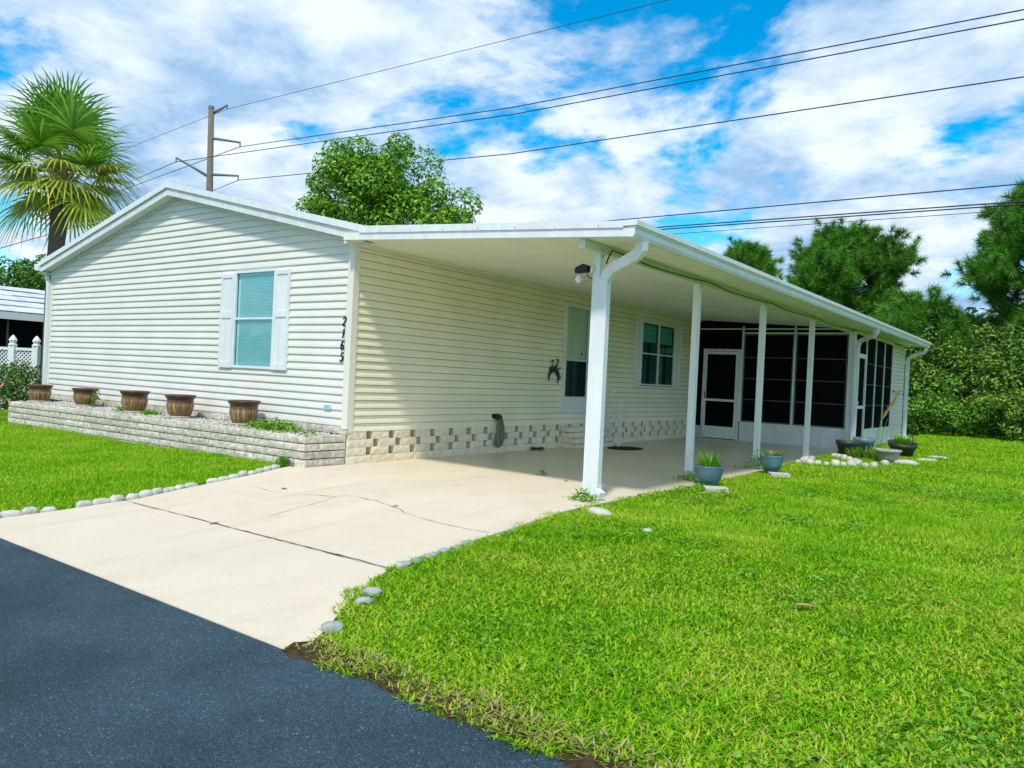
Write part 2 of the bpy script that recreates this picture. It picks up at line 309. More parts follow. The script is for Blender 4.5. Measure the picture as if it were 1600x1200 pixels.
slab(YR-.02, -3.118, 'concrete', drv); slab(-3.10, 1.452, 'concrete', drv); slab(1.46, 11.42, 'concrete_port', drv)
def crack(pts, w=.006, seed=0, jit=.02):
    rg = random.Random(seed); P = []
    for a, c in zip(pts[:-1], pts[1:]):
        k = max(2, int(math.dist(a, c)/.07))
        for i in range(k): P.append((a[0]+(c[0]-a[0])*i/k+rg.gauss(0, jit*.5), a[1]+(c[1]-a[1])*i/k+rg.gauss(0, jit*.5)))
    P.append(pts[-1]); V = []
    for i, p in enumerate(P):
        q = P[min(i+1, len(P)-1)]; r = P[max(i-1, 0)]; d = Vector((q[0]-r[0], q[1]-r[1])).normalized(); ww = w*rg.uniform(.3, 1.2)*(2.5 if rg.random() < .05 else 1)
        for s in (-1, 1): V.append((p[0]-d.y*ww*s, p[1]+d.x*ww*s, hgt(p[1])+.003))
    MB().poly(V, [(2*i, 2*i+1, 2*i+3, 2*i+2) for i in range(len(P)-1)]).build('crack', 'crack', drv)
crack([(.55, -3.13), (1.5, -3.11), (4.02, -3.09)], .008, 1, .008)
crack([(.7, -1.86), (1.06, -1.92), (1.76, -1.67), (1.88, -1.5), (2.36, -1.57), (2.6, -1.65), (3.0, -1.8), (3.44, -1.86), (3.9, -1.84)], .004, 2)
crack([(1.76, -1.67), (1.9, -2.14), (2.0, -2.65)], .0025, 3); crack([(1.0, 1.46), (2.2, 1.4), (3.2, 1.36)], .005, 4, .012)
# bare strip along the road
def dirt():
    V = []; xs = np.arange(4.6, 16, .025)
    for x in xs:
        e = YR-.02-.02*math.sin(x*7)-.012*math.sin(x*19)-.02*random.random()
        V += [(x, e, -.1965), (x, e+.03, -.191+.016*random.random()), (x, e+.08, -.188+.022*random.random()), (x, e+.14, -.188+.02*random.random()), (x, YR+.22, -.19)]
    n = len(xs); tag(MB().poly(V, [(i*5+j, (i+1)*5+j, (i+1)*5+j+1, i*5+j+1) for i in range(n-1) for j in range(4)]).build('bare_earth', 'soil'), kind='structure')
dirt()
# ---------------------------------------------------------------- house
HW, ZS, ZE, RX, RZ, LEN = 8.9, .434, 2.93, -4.38, 4.19, 17.6
SLR, SLL = (RZ-3.10)/(.37-RX), (RZ-3.11)/(9.09+RX)
def rooftop(x): return RZ-(x-RX)*SLR if x > RX else RZ-(RX-x)*SLL
house = thing('manufactured_house', 'long cream vinyl-sided house with low white gable roof behind block planter', 'house')
gw = MB().prism([(-HW+.02, .0), (-.02, .0), (-.02, 2.93), (RX, RZ-.23), (-HW+.02, 2.93)], 'y', .02, .12).build('gable_wall', 'void', house)
sw = MB().box((-.12, .13, ZS), (-.02, LEN, 2.93)).build('side_wall', 'void', house)  # black backing puts shade colour into the gaps between planks
MB().box((-HW, .12, 0), (-HW+.1, LEN, 2.95)).build('far_wall', 'siding_gable', house)
MB().box((-HW+.1, LEN-.1, 0), (-.12, LEN, 3.0)).build('rear_wall', 'siding_gable', house)
CH = .105
def plank(mat, parent, axis, a, b, z, cut=None, off=0., lo=None, hi=None):
    gp = .007 if axis == 'y' else -.002
    p = [(-.012, z), (.020+off, z), (.0215+off, z+.005), (.019+off, z+.03), (.002+off, z+CH-gp), (-.012, z+CH-gp)]
    if lo is not None or hi is not None: p = [(d, min(max(q, lo if lo is not None else -9), hi if hi is not None else 99)) for d, q in p]
    if axis == 'y': mb = MB().prism(p, 'y', a, b)
    else:
        P = [(-d, q) for d, q in p]
        if cut is None: mb = MB().prism(P, 'x', a, b)
        else:
            V = []
            for e in (0, 1):
                for d, q in P: V.append((cut(q)[e], d, q))
            n = len(P); mb = MB().poly(V, [tuple(range(n))[::-1], tuple(range(n, 2*n))]+[(i, (i+1) % n, n+(i+1) % n, n+i) for i in range(n)])
    return mb.build('siding_plank', mat, parent)
GW = (-2.96, -1.30, 1.21, 2.645)               # gable window incl. shutters
z = .50
while z < 3.9:
    zm = z+CH*.5; lim = lambda q: (max(-HW+.05, RX-max(.0, RZ-.20-q)/SLL), min(-.085, RX+max(.0, RZ-.20-q)/SLR))
    a, b_ = lim(z+CH)
    if z > RZ-.24: break
    if z+CH <= 2.94:
        if z+CH > GW[2]+.01 and z < GW[3]-.01:
            plank('siding_gable', gw, 'x', -HW+.05, GW[0]+.02, z); plank('siding_gable', gw, 'x', GW[1]-.02, -.085, z)
            if z < GW[2]: plank('siding_gable', gw, 'x', GW[0]+.02, GW[1]-.02, z, hi=GW[2]+.004)
            if z+CH > GW[3]: plank('siding_gable', gw, 'x', GW[0]+.02, GW[1]-.02, z, lo=GW[3]-.008)
        else:
            k = random.Random(int(z*100)//21).uniform(-6.5, -2.8)
            plank('siding_gable', gw, 'x', -HW+.05, k, z); plank('siding_gable', gw, 'x', k-.01, -.085, z, off=-.0012)
    else: plank('siding_gable', gw, 'x', a, b_, z, cut=lim)
    z += CH
DOOR = (5.17, 6.12, .65, 2.69); SWN = (7.975, 10.34, 1.218, 2.645)
for r in range(24):
    z = ZS+r*CH; spans = [(.075, 11.44)]
    for (a, b_, z0, z1) in (DOOR, SWN):
        if z+CH > z0+.01 and z < z1-.01:
            a, b_ = a+.02, b_-.02
            if z < z0: plank('siding_side', sw, 'y', a, b_, z, hi=z0+.004)
            if z+CH > z1: plank('siding_side', sw, 'y', a, b_, z, lo=z1-.004)
            spans = [q for s in spans for q in ((s[0], min(s[1], a)), (max(s[0], b_), s[1])) if q[1]-q[0] > .05]
    rg = random.Random(r//2*17+5); laps = [rg.uniform(1.6, 3.4)]; 
    while laps[-1] < 11: laps.append(laps[-1]+rg.uniform(2.6, 3.7))
    for s in spans:
        c = [s[0]]+[q for q in laps if s[0]+.2 < q < s[1]-.2]+[s[1]]
        for i in range(len(c)-1): plank('siding_side', sw, 'y', c[i]-(.01 if i else 0), c[i+1], z, off=-.0014*(i % 2))
MB().box((-.12, .1, ZS+24*CH), (.004, 11.44, 2.955)).build('wall_cap', 'trim', sw)
# corner trims
ct = MB(); ct.box((-.085, -.028, .47), (.028, .0, 2.97)); ct.box((.0, .0, ZS-.01), (.028, .075, 2.94)); ct.build('corner_trim', 'trim', house)
ct = MB(); ct.box((-HW-.02, -.028, .42), (-HW+.055, .02, 2.98)); ct.box((-HW-.02, .02, .42), (-HW, .1, 2.97)); ct.build('corner_trim', 'trim', house)
# roof
rf = MB(); Y0, Y1 = -.20, LEN+.3; T = .05
rf.prism([(RX, RZ), (.37, 3.10), (.37, 3.10-T), (RX, RZ-T)], 'y', Y0, Y1); rf.prism([(RX, RZ), (RX, RZ-T), (-9.09, 3.11-T), (-9.09, 3.11)], 'y', Y0, Y1); roof = rf.build('roof', 'white', house)
def rake(x0, z0, x1, z1, top, bot, y0, y1, mat, nm='fascia'): MB().prism([(x0, z0-top), (x1, z1-top), (x1, z1-bot), (x0, z0-bot)], 'y', y0, y1).build(nm, mat, roof)
for (x1, z1) in ((.37, 3.10), (-9.09, 3.11)):
    rake(RX, RZ, x1, z1, -.006, .085, -.222, -.201, 'white'); rake(RX, RZ, x1, z1, .086, .205, -.195, -.175, 'white_dirty'); rake(RX, RZ, x1, z1, .198, .206, -.174, .019, 'white_dirty', 'soffit')
    rake(RX, RZ, x1*.99+RX*.01, z1, .207, .245, -.035, -.016, 'white_dirty', 'frieze_trim')
MB().prism([(-9.09, 3.06), (-9.19, 3.09), (-9.2, 3.0), (-9.13, 2.95), (-9.0, 2.95), (-9.0, 3.05)], 'y', -.24, Y1).build('gutter', 'white', roof)
MB().box((-9.0, -.17, 2.90), (-HW-.0, LEN, 2.915)).build('soffit', 'white_dirty', roof)
RECT = [(-.038, -.028), (.038, -.028), (.038, .028), (-.038, .028)]
def spout(path, parent, ref=(0, 1, 0), sc=1.): return MB().sweep(path, [(a*sc, b*sc) for a, b in RECT], ref).build('downspout', 'white', parent)
spout([(-9.06, -.06, 2.96), (-9.06, -.06, 2.88), (-9.03, -.06, 2.83), (-8.97, -.06, 2.74), (-8.95, -.06, 2.66), (-8.95, -.06, .35)], house)
MB().box((-4.6, 6.0, 4.1), (-4.2, 6.06, 4.22)).build('vent', 'white', roof)
# skirting: black backing painted as the shade in the openings, and block pieces
sk = MB().box((-.4, .13, .0), (-.15, 11.4, ZS+.02)).build('skirting', 'void', house)
def block_mesh(nm, Lx, H, Dp, mat, seed, amp=.009, nx=7, nz=3):     # split face looks to local -y, origin at lower left front
    rg = random.Random(seed); V = []; F = []
    for k in range(nz+1):
        for i in range(nx+1):
            e = i in (0, nx) or k in (0, nz); V.append((Lx*i/nx, -(rg.uniform(.0, .35) if e else rg.uniform(.3, 1))*amp, H*k/nz))
    q = nx+1
    for k in range(nz):
        for i in range(nx): F.append((k*q+i, k*q+i+1, (k+1)*q+i+1, (k+1)*q+i))
    o = len(V); V += [(0, Dp, 0), (Lx, Dp, 0), (Lx, Dp, H), (0, Dp, H)]; a, b, c, d = 0, nx, nz*q+nx, nz*q
    F += [tuple([o, o+1]+[i for i in range(nx, -1, -1)]), tuple([o+3]+[nz*q+i for i in range(nx+1)]+[o+2]), tuple([o]+[k*q for k in range(nz+1)]+[o+3]), tuple([o+1, o+2]+[k*q+nx for k in range(nz, -1, -1)]), (o, o+3, o+2, o+1)]
    return MB().poly(V, F).mesh(nm, mat)
skA = [block_mesh('block', .421, .105, .16, 'block_cream', i) for i in range(4)]; skB = [block_mesh('block', .325, .106, .16, 'block_cream', 10+i) for i in range(4)]
def sblock(me, y, k, rg): put('block', me, sk, (.014+rg.uniform(-.002, .003), y, k*.1085+.001), math.pi/2)
rg = random.Random(3)
for k in range(4):
    y = .018+(0 if k in (0,) else (-.295 if k == 2 else 0))
    while y < 11.1:
        if k == 0: sblock(rg.choice(skA), y, k, rg); y += .427
        else:
            if y >= 0.0: sblock(rg.choice(skB), y+.0 if k != 2 else y, k, rg)
            elif k == 2: put('block', block_mesh('block', .135, .106, .16, 'block_cream', 5), sk, (.014, .018, k*.1085+.001), math.pi/2)
            y += .427
# gable skirting course above the planter
skg = MB().box((-HW+.1, .06, 0), (-.13, .11, .5)).build('skirting', 'void', house)
gb = [block_mesh('block', .395, .10, .1, 'block', 30+i) for i in range(3)]
for i in range(22): put('block', gb[i % 3], skg, (-HW+.12+i*.4, -.012, .398))
# gable window
def shutter(nm, a, b, z0, z1, parent, axis, mat):       # raised frame and two recessed panels
    w = b-a; mb = MB()
    def bx(p, q, d0, d1, r, s):
        if axis == 'x': mb.box((p, -d1, r), (q, -d0, s))
        else: mb.box((d0, p, r), (d1, q, s))
    bx(a, b, .016, .034, z0, z1); h = z1-z0; f = .045
    bx(a, a+f, .034, .047, z0, z1); bx(b-f, b, .034, .047, z0, z1)
    for c0, c1 in ((z0, z0+.09), (z0+h*.53, z0+h*.53+.09), (z1-.06, z1)): bx(a+f, b-f, .034, .047, c0, c1)
    return mb.build('shutter', mat, parent)
def frame_x(x0, x1, z0, z1, y0, y1, w):
    return MB().box((x0, y0, z0), (x0+w, y1, z1)).box((x1-w, y0, z0), (x1, y1, z1)).box((x0+w, y0, z0), (x1-w, y1, z0+w)).box((x0+w, y0, z1-w), (x1-w, y1, z1))
def frame_y(y0, y1, z0, z1, x0, x1, w):
    return MB().box((x0, y0, z0), (x1, y0+w, z1)).box((x0, y1-w, z0), (x1, y1, z1)).box((x0, y0+w, z0), (x1, y1-w, z0+w)).box((x0, y0+w, z1-w), (x1, y1-w, z1))
wn = frame_x(-2.63, -1.62, 1.21, 2.68, -.036, .0, .04).build('window', 'white', house)
MB().box((-2.59, -.018, 1.25), (-1.66, -.012, 1.94)).build('pane', 'pane_light', wn); MB().box((-2.59, -.008, 1.965), (-1.66, -.002, 2.64)).build('pane', 'pane_light', wn)
MB().box((-2.59, -.026, 1.94), (-1.66, -.006, 1.968)).build('sash_rail', 'white', wn)
bl = MB(); q = 1.26
while q < 2.6: bl.poly([(-2.53, .004, q+.012), (-1.66, .004, q+.012), (-1.66, .014, q), (-2.53, .014, q)], [(0, 1, 2, 3)]); q += .021
bl.box((-2.54, .0, 2.6), (-1.66, .016, 2.64)); tag(bl.build('blind', 'blind', wn), kind='stuff')
MB().box((-2.59, .0152, 1.25), (-1.66, .0155, 2.64)).build('backing', 'blind', wn)
shutter('s', -2.965, -2.632, 1.205, 2.64, wn, 'x', 'white'); shutter('s', -1.618, -1.29, 1.205, 2.645, wn, 'x', 'white')
# side double window
wn = frame_y(8.30, 9.99, 1.235, 2.645, .0, .036, .035).build('window', 'white_dirty', house)
MB().box((.0, 9.12, 1.27), (.032, 9.18, 2.61)).build('mullion', 'white_dirty', wn)
for a, b_ in ((8.335, 9.12), (9.18, 9.955)):
    MB().box((.010, a, 1.27), (.014, b_, 1.93)).build('pane', 'pane_dark', wn); MB().box((.006, a, 1.955), (.0095, b_, 2.61)).build('pane', 'pane_dark', wn)
    MB().box((.004, a, 1.93), (.024, b_, 1.957)).build('sash_rail', 'white_dirty', wn)
    cv = MB(); n = 26; V = []
    for i in range(n+1):
        y = a+(b_-a)*i/n; d = -.013+.012*math.sin(i*1.9) if not .42 < i/n < .6 else -.018
        V += [(d, y, 1.27), (d, y, 2.2)]
    cv.poly(V, [(2*i, 2*i+2, 2*i+3, 2*i+1) for i in range(n) if not .42 < (i+.5)/n < .6]); cv.build('curtain', 'curtain', wn)
    MB().box((-.016, a+.04, 2.2), (-.008, b_-.06, 2.58)).build('blind', 'blind', wn)
shutter('s', 7.985, 8.298, 1.222, 2.64, wn, 'y', 'white'); shutter('s', 9.992, 10.33, 1.222, 2.64, wn, 'y', 'white')
# storm door
dr = frame_y(DOOR[0], DOOR[1], DOOR[2], DOOR[3], .0, .04, .05).build('storm_door', 'white_dirty', house)
MB().box((.002, 5.22, .70), (.02, 6.07, .93)).build('kick_panel', 'white_dirty', dr)
mb = MB().box((.004, 5.22, .93), (.03, 6.07, .955)).box((.004, 5.22, 1.635), (.03, 6.07, 1.66)).box((.004, 5.22, .955), (.03, 5.27, 2.64)).box((.004, 6.02, .955), (.03, 6.07, 2.64)); mb.build('stile', 'white_dirty', dr)
MB().box((.012, 5.27, 1.66), (.016, 6.02, 2.64)).build('pane', 'pane_door', dr); MB().box((.012, 5.27, .955), (.016, 6.02, 1.635)).build('pane', 'pane_low', dr)
inn = MB().box((-.02, 5.25, .93), (-.014, 6.04, 2.64))
for a, b_ in ((5.34, 5.58), (5.68, 5.93)):
    for c0, c1 in ((2.3, 2.52), (1.72, 2.22), (1.0, 1.55)):
        inn.box((-.014, a, c0), (-.008, b_, c1)); inn.box((-.008, a+.03, c0+.03), (-.0045, b_-.03, c1-.03))
inn.build('inner_door', 'door_white', dr)
MB().tube([(-.008, 5.86, 1.78), (.004, 5.86, 1.78)], .028, 10).build('knob', 'metal_dark', dr)
# house number 2165: brush-like strokes
STROKES = {'2': [[(.08, .74, .07), (.10, .88, .09), (.28, .98, .07), (.44, .90, .10), (.47, .74, .12), (.38, .54, .10), (.22, .32, .08), (.06, .09, .08)], [(.05, .07, .09), (.24, .10, .10), (.48, .06, .10)]],
 '1': [[(.30, 1., .10), (.28, .66, .12), (.24, .3, .12), (.20, .02, .10)], [(.31, .97, .06), (.20, .88, .05), (.13, .83, .03)]],
 '6': [[(.46, .90, .09), (.34, .98, .07), (.18, .84, .11), (.06, .52, .13), (.08, .2, .11), (.24, .04, .08), (.41, .16, .11), (.44, .36, .10), (.30, .52, .07), (.12, .40, .06)]],
 '5': [[(.50, .95, .09), (.34, .93, .09), (.20, .94, .07), (.16, .74, .07), (.13, .56, .07), (.30, .60, .08), (.44, .44, .12), (.42, .2, .12), (.24, .04, .09), (.06, .10, .09), (.03, .2, .06)]]}
hn = MB().box((-.13, -.0295, 1.38), (-.10, -.0285, 1.95)).build('house_number', 'white', house)
for i, (ch, zc_) in enumerate((('2', 1.832), ('1', 1.672), ('6', 1.517), ('5', 1.362))):
    mb = MB(); H = .124; x0 = -.152-.012*i*.6+.006
    for st in STROKES[ch]:
        pts = []
        for j in range(len(st)-1):
            for t in (0, .25, .5, .75):
                p0 = st[max(j-1, 0)]; p1 = st[j]; p2 = st[j+1]; p3 = st[min(j+2, len(st)-1)]
                pts.append(tuple(.5*((2*p1[c])+(-p0[c]+p2[c])*t+(2*p0[c]-5*p1[c]+4*p2[c]-p3[c])*t*t+(-p0[c]+3*p1[c]-3*p2[c]+p3[c])*t**3) for c in range(3)))
        pts.append(st[-1])
        mb.sweep([(x0+H*(p[0]*1.0+.12*p[1]), -.034, zc_+H*p[1]) for p in pts], [[(a*H*max(p[2], .05)*.85, b) for a, b in ((-1, -.004), (1, -.004), (1, .004), (-1, .004))] for p in pts], (0, 1, 0))
    mb.build('digit', 'black', hn)
tag(MB().box((-.445, -.030, .705), (-.31, -.022, .768)).build('data_plate', 'tag', house), 'small pale blue data plate')
# ---------------------------------------------------------------- carport
cp = thing('carport', 'open white carport roof on slender posts along the house side wall', 'carport')
CX, CZ0, CZ1, CY0, CY1 = 4.2, 2.94, 2.685, -.25, 17.75
cz = lambda x: CZ0+(CZ1-CZ0)*x/CX
rp = MB().prism([(.03, cz(.03)), (CX, CZ1), (CX, CZ1+.09), (.03, cz(.03)+.09)], 'y', CY0+.02, CY1).build('roof_deck', 'ceiling', cp)
for i in range(1, 14): MB().prism([(.06, cz(.06)-.004), (CX-.02, CZ1-.004), (CX-.02, CZ1+.001), (.06, cz(.06)+.001)], 'y', CY0+i*1.22, CY0+i*1.22+.012).build('pan_seam', 'trim', rp)
MB().box((.024, CY0+.03, 2.895), (.075, 11.42, 2.935)).build('wall_rail', 'trim', cp)
fx = lambda t0, t1, y0, y1: MB().prism([(.36, cz(.36)+t0-.006), (CX+.055, CZ1+t0-.008), (CX+.055, CZ1+t1), (.36, cz(.36)+t1+.02)], 'y', y0, y1)
ff = fx(.0, .085, CY0-.012, CY0+.02).build('fascia', 'white', cp); MB().prism([(.36, cz(.36)+.08), (CX-.052, CZ1+.084), (CX-.052, CZ1+.15), (.36, cz(.36)+.168)], 'y', CY0-.026, CY0+.02).build('drip_edge', 'white', ff)
for x in np.arange(.75, 4.1, .52): MB().tube([(x, CY0-.026, cz(x)+.10), (x, CY0-.0285, cz(x)+.10)], .006, 6).build('screw', 'metal_dark', ff)
gt = MB().prism([(CX+.001, CZ1-.012), (CX+.055, CZ1-.012), (CX+.07, CZ1+.02), (CX+.07, CZ1+.07), (CX+.085, CZ1+.085), (CX+.085, CZ1+.098), (CX+.001, CZ1+.098)], 'y', CY0-.01, CY1+.03).build('gutter', 'white', cp)
MB().prism([(CX-.05, CZ1+.099), (CX+.10, CZ1+.099), (CX+.10, CZ1+.15), (CX-.05, CZ1+.155)], 'y', CY0-.026, CY1+.03).build('drip_edge', 'white', gt)
PX, PB = 3.61, 2.62
MB().box((PX-.04, -.15, PB), (PX+.04, 11.35, cz(PX+.04)-.002)).build('beam', 'white_dirty', cp)
for y in (.206, 2.84, 5.5, 8.32):
    p = MB().box((PX-.042, y-.042, hgt(y)), (PX+.042, y+.042, PB-.0)).box((PX-.048, y-.03, .0), (PX-.043, y+.03, PB-.1)).build('post', 'white', cp)
    MB().box((PX+.0425, y-.035, PB-.06), (PX+.047, y+.035, PB+.06)).build('bracket', 'white_dirty', p)
    for dz in (-.03, .03): MB().tube([(PX+.047, y, PB+dz), (PX+.052, y, PB+dz)], .008, 6).build('bolt', 'metal_dark', p)
spout([(4.22, .0, 2.675), (4.215, .0, 2.60), (4.17, .01, 2.545), (4.06, .04, 2.50), (3.86, .12, 2.45), (3.76, .17, 2.40), (3.705, .19, 2.32), (3.70, .195, 2.22), (3.70, .195, .16), (3.715, .19, .09), (3.80, .16, .04)], cp, sc=1.45)
spout([(4.22, 10.95, 2.675), (4.215, 10.96, 2.60), (4.17, 11.0, 2.54), (3.96, 11.16, 2.48), (3.82, 11.26, 2.42), (3.78, 11.3, 2.32), (3.775, 11.31, .06)], cp, sc=1.25)
spout([(4.22, 17.45, 2.675), (4.215, 17.46, 2.60), (4.17, 17.48, 2.53), (3.90, 17.56, 2.45), (3.78, 17.58, 2.36), (3.75, 17.6, 2.26), (3.75, 17.6, .2), (3.78, 17.58, .1), (3.98, 17.5, .03)], cp, sc=1.25)
# ---------------------------------------------------------------- screen room
SY, SX = 11.46, 3.65
srm = thing('screen_room', 'dark screened porch room with white frame and white kick panels under the carport', 'screen room', (0, SY, 0))
def sbox(nm, a, b, mat, par): return MB().box((a[0], a[1]-SY, a[2]), (b[0], b[1]-SY, b[2])).build(nm, mat, par)
def panel_front(x0, x1, z0=.46, z1=2.60, bars=True):
    f = MB(); w = .028
    f.box((x0, -.01, z0), (x0+w, .02, z1)).box((x1-w, -.01, z0), (x1, .02, z1)).box((x0+w, -.01, z0), (x1-w, .02, z0+w)).box((x0+w, -.01, z1-w), (x1-w, .02, z1))
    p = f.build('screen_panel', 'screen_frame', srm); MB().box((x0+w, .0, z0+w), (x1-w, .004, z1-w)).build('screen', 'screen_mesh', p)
    if bars:
        for k in (.25, .49, .73): MB().box((x0+w, -.008, z0+(z1-z0)*k), (x1-w, .012, z0+(z1-z0)*k+.016)).build('track', 'screen_frame', p)
sbox('kick_panel', (1.15, SY-.03, 0), (3.57, SY+.02, .455), 'white_dirty', srm)
sbox('sill', (1.15, SY-.04, .455), (3.57, SY+.03, .47), 'white', srm)
for x in (1.12, 2.36): sbox('mullion', (x, SY-.03, .47), (x+.045, SY+.03, 2.78), 'white', srm)
sbox('transom', (1.165, SY-.028, 2.60), (3.56, SY+.028, 2.635), 'white', srm)
sbox('head_rail', (.05, SY-.03, 2.70), (3.56, SY+.03, 2.73), 'white', srm)
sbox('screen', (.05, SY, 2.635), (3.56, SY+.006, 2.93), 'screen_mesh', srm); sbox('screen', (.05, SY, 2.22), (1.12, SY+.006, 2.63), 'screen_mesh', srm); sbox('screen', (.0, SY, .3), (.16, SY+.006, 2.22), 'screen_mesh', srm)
sbox('kick_panel', (.02, SY-.02, 0), (.16, SY+.02, .3), 'white_dirty', srm)
panel_front(1.17, 2.355, .475, 2.595); panel_front(2.41, 3.55, .475, 2.595)
dd = MB().box((.16, -.04, 0), (.205, .03, 2.22)).box((1.07, -.04, 0), (1.12, .03, 2.22)).box((.205, -.04, 2.17), (1.07, .03, 2.22)).build('door_frame', 'white', srm)
ds = MB().box((.21, -.05, .02), (.27, -.02, 2.16)).box((1.0, -.05, .02), (1.065, -.02, 2.16)).box((.27, -.05, 2.09), (1.0, -.02, 2.16)).box((.27, -.05, .93), (1.0, -.02, .985)).box((.27, -.05, .02), (1.0, -.02, .31)).build('door', 'white', srm)
MB().box((.27, -.035, .31), (1.0, -.031, .93)).build('screen', 'screen_mesh', ds); MB().box((.27, -.035, .985), (1.0, -.031, 2.09)).build('screen', 'screen_mesh', ds)
for q in (.45, .75, 1.55): MB().box((.27, -.03, q), (1.0, -.02, q+.014)).build('track', 'screen_frame', ds)
MB().box((.235, -.075, 1.0), (.25, -.05, 1.16)).build('handle', 'metal_dark', ds)
sbox('corner_post', (3.57, SY-.06, 0), (3.70, SY+.09, 2.66), 'white', srm)
SE = 15.9
sbox('kick_panel', (SX-.02, 12.75, 0), (SX+.02, SE, .44), 'white_dirty', srm); sbox('screen', (SX, SY+.09, .05), (SX+.005, 11.75, 2.66), 'screen_mesh', srm)
sbox('head_rail', (SX-.025, SY+.09, 2.63), (SX+.025, SE, 2.70), 'white', srm)
for a, b_ in ((12.80, 13.75), (13.80, 14.8), (14.85, 15.82)):
    p = MB().box((SX-.02, a-SY, .47), (SX+.012, a-SY+.03, 2.62)).box((SX-.02, b_-SY-.03, .47), (SX+.012, b_-SY, 2.62)).build('screen_panel', 'screen_frame', srm)
    MB().box((SX-.006, a-SY+.03, .45), (SX-.002, b_-SY-.03, 2.63)).build('screen', 'screen_mesh', p)
    for k in (1.0, 1.5, 2.0): MB().box((SX-.002, a-SY+.03, k), (SX+.01, b_-SY-.03, k+.014)).build('track', 'screen_frame', p)
for y in (12.74, 13.755, 14.805, 15.83): sbox('mullion', (SX-.03, y, .44), (SX+.03, y+.04, 2.63), 'white', srm)
ds = MB().box((SX-.03, 11.76-SY, .04), (SX+.04, 11.84-SY, 2.2)).box((SX-.03, 12.65-SY, .04), (SX+.04, 12.73-SY, 2.2)).box((SX-.03, 11.84-SY, 2.1), (SX+.04, 12.65-SY, 2.2)).box((SX-.03, 11.84-SY, .93), (SX+.04, 12.65-SY, 1.0)).box((SX-.03, 11.84-SY, .04), (SX+.04, 12.65-SY, .24)).build('door', 'white', srm)
MB().box((SX, 11.84-SY, .24), (SX+.005, 12.65-SY, .93)).build('screen', 'screen_mesh', ds); MB().box((SX, 11.84-SY, 1.0), (SX+.005, 12.65-SY, 2.1)).build('screen', 'screen_mesh', ds)
MB().box((SX+.04, 11.86-SY, 1.02), (SX+.07, 11.9-SY, 1.1)).build('handle', 'white', ds)
sbox('screen', (SX, 11.75, 2.2), (SX+.005, 12.73, 2.64), 'screen_mesh', srm)
MB().box((.05, .2, -.01), (3.55, 6.0, .012)).build('floor', 'void', srm); MB().box((-.02, .03, .0), (.02, 6.1, 2.9)).build('inner_wall', 'void', srm)  # painted black as the darkness of the room behind the screens
shd = thing('garden_shed', 'small white vinyl-sided storage end at the rear of the screen room', 'shed', (SX, SE, 0))
core = MB().box((-3.5, .03, 0), (-.03, 1.7, 2.66)).build('wall', 'void', shd)
for r in range(25):
    z = .06+r*CH; p = [(-.012, z), (.020, z), (.002, z+CH-.005), (-.012, z+CH-.005)]; MB().prism(p, 'y', .05, 1.66).build('siding_plank', 'siding_shed', core)
MB().box((-.03, .0, .02), (.022, .055, 2.68)).build('corner_trim', 'white', shd); MB().box((-.03, 1.655, .02), (.022, 1.71, 2.68)).build('corner_trim', 'white', shd)
MB().box((-3.5, 1.7, 0), (.0, 1.72, 2.66)).build('rear_panel', 'siding_shed', shd)
# ---------------------------------------------------------------- entry steps, rail, mat and things on the wall
st = thing('entry_steps', 'two low split-block steps below the storm door', 'steps', (0, 5.2, 0))
for k, (dx, z0) in enumerate(((.36, 0), (.36, .095), (.20, .2), (.20, .295))):
    MB().box((.03, .01, z0), (dx-.012, 1.44, z0+.094)).build('mortar_core', 'crack', st)
    y = 0; j = k % 2
    fr = [0, .36, .76, 1.1, 1.45] if j else [0, .2, .56, .95, 1.45]
    for a, b_ in zip(fr[:-1], fr[1:]): put('block', block_mesh('block', b_-a-.014, .082, .09, 'block_cream', k*7+int(a*50), .005), st, (dx, a+.004, z0+.004), math.pi/2)
    put('block', block_mesh('block', dx-.11, .087, .02, 'block_cream', k*9, .004), st, (.02, .0, z0+.004))
MB().box((.02, -.012, .19), (.372, 1.462, .204)).build('tread', 'block_cream', st); MB().box((.02, -.012, .386), (.212, 1.462, .40)).build('tread', 'block_cream', st)
hr = thing('handrail', 'short white metal handrail sloping down beside the entry steps', 'handrail', (.45, 6.68, 0))
MB().box((-.022, -.022, 0), (.022, .022, .96)).build('post', 'white', hr); MB().box((-.43, -.016, 0), (-.40, .016, 1.27)).build('post', 'white', hr)
MB().prism([(-.415, 1.245), (-.0, .925), (-.0, .955), (-.415, 1.275)], 'y', -.018, .018).build('top_rail', 'white', hr); MB().prism([(-.4, .585), (-.02, .285), (-.02, .31), (-.4, .61)], 'y', -.012, .012).build('lower_rail', 'white', hr)
for x in (-.3, -.2, -.1): MB().box((x-.007, -.007, .285+.79*(-.02-x)+.02), (x+.007, .007, .93-.77*x+.0)).build('baluster', 'white', hr)
tag(MB().lathe([(.42, .001), (.44, .008), (.41, .014), (.05, .012)], 36).build('door_mat', 'mat', None, True, (.78, 6.35, 0)), 'dark oval door mat lying on the slab below the steps', 'mat').scale = (.72, 1.0, 1)
hh = thing('hose_hanger', 'small dark bracket on the siding holding the coiled hose', 'hanger', (.012, 3.2, .55))
MB().box((0, -.09, .02), (.012, .09, .1)).build('plate', 'metal_dark', hh); MB().tube([(.0, 0, .05), (.07, 0, .05), (.12, 0, .05)], [.05, .05, .03], 10).build('saddle', 'metal_dark', hh)
hm = MB(); rg = random.Random(5)
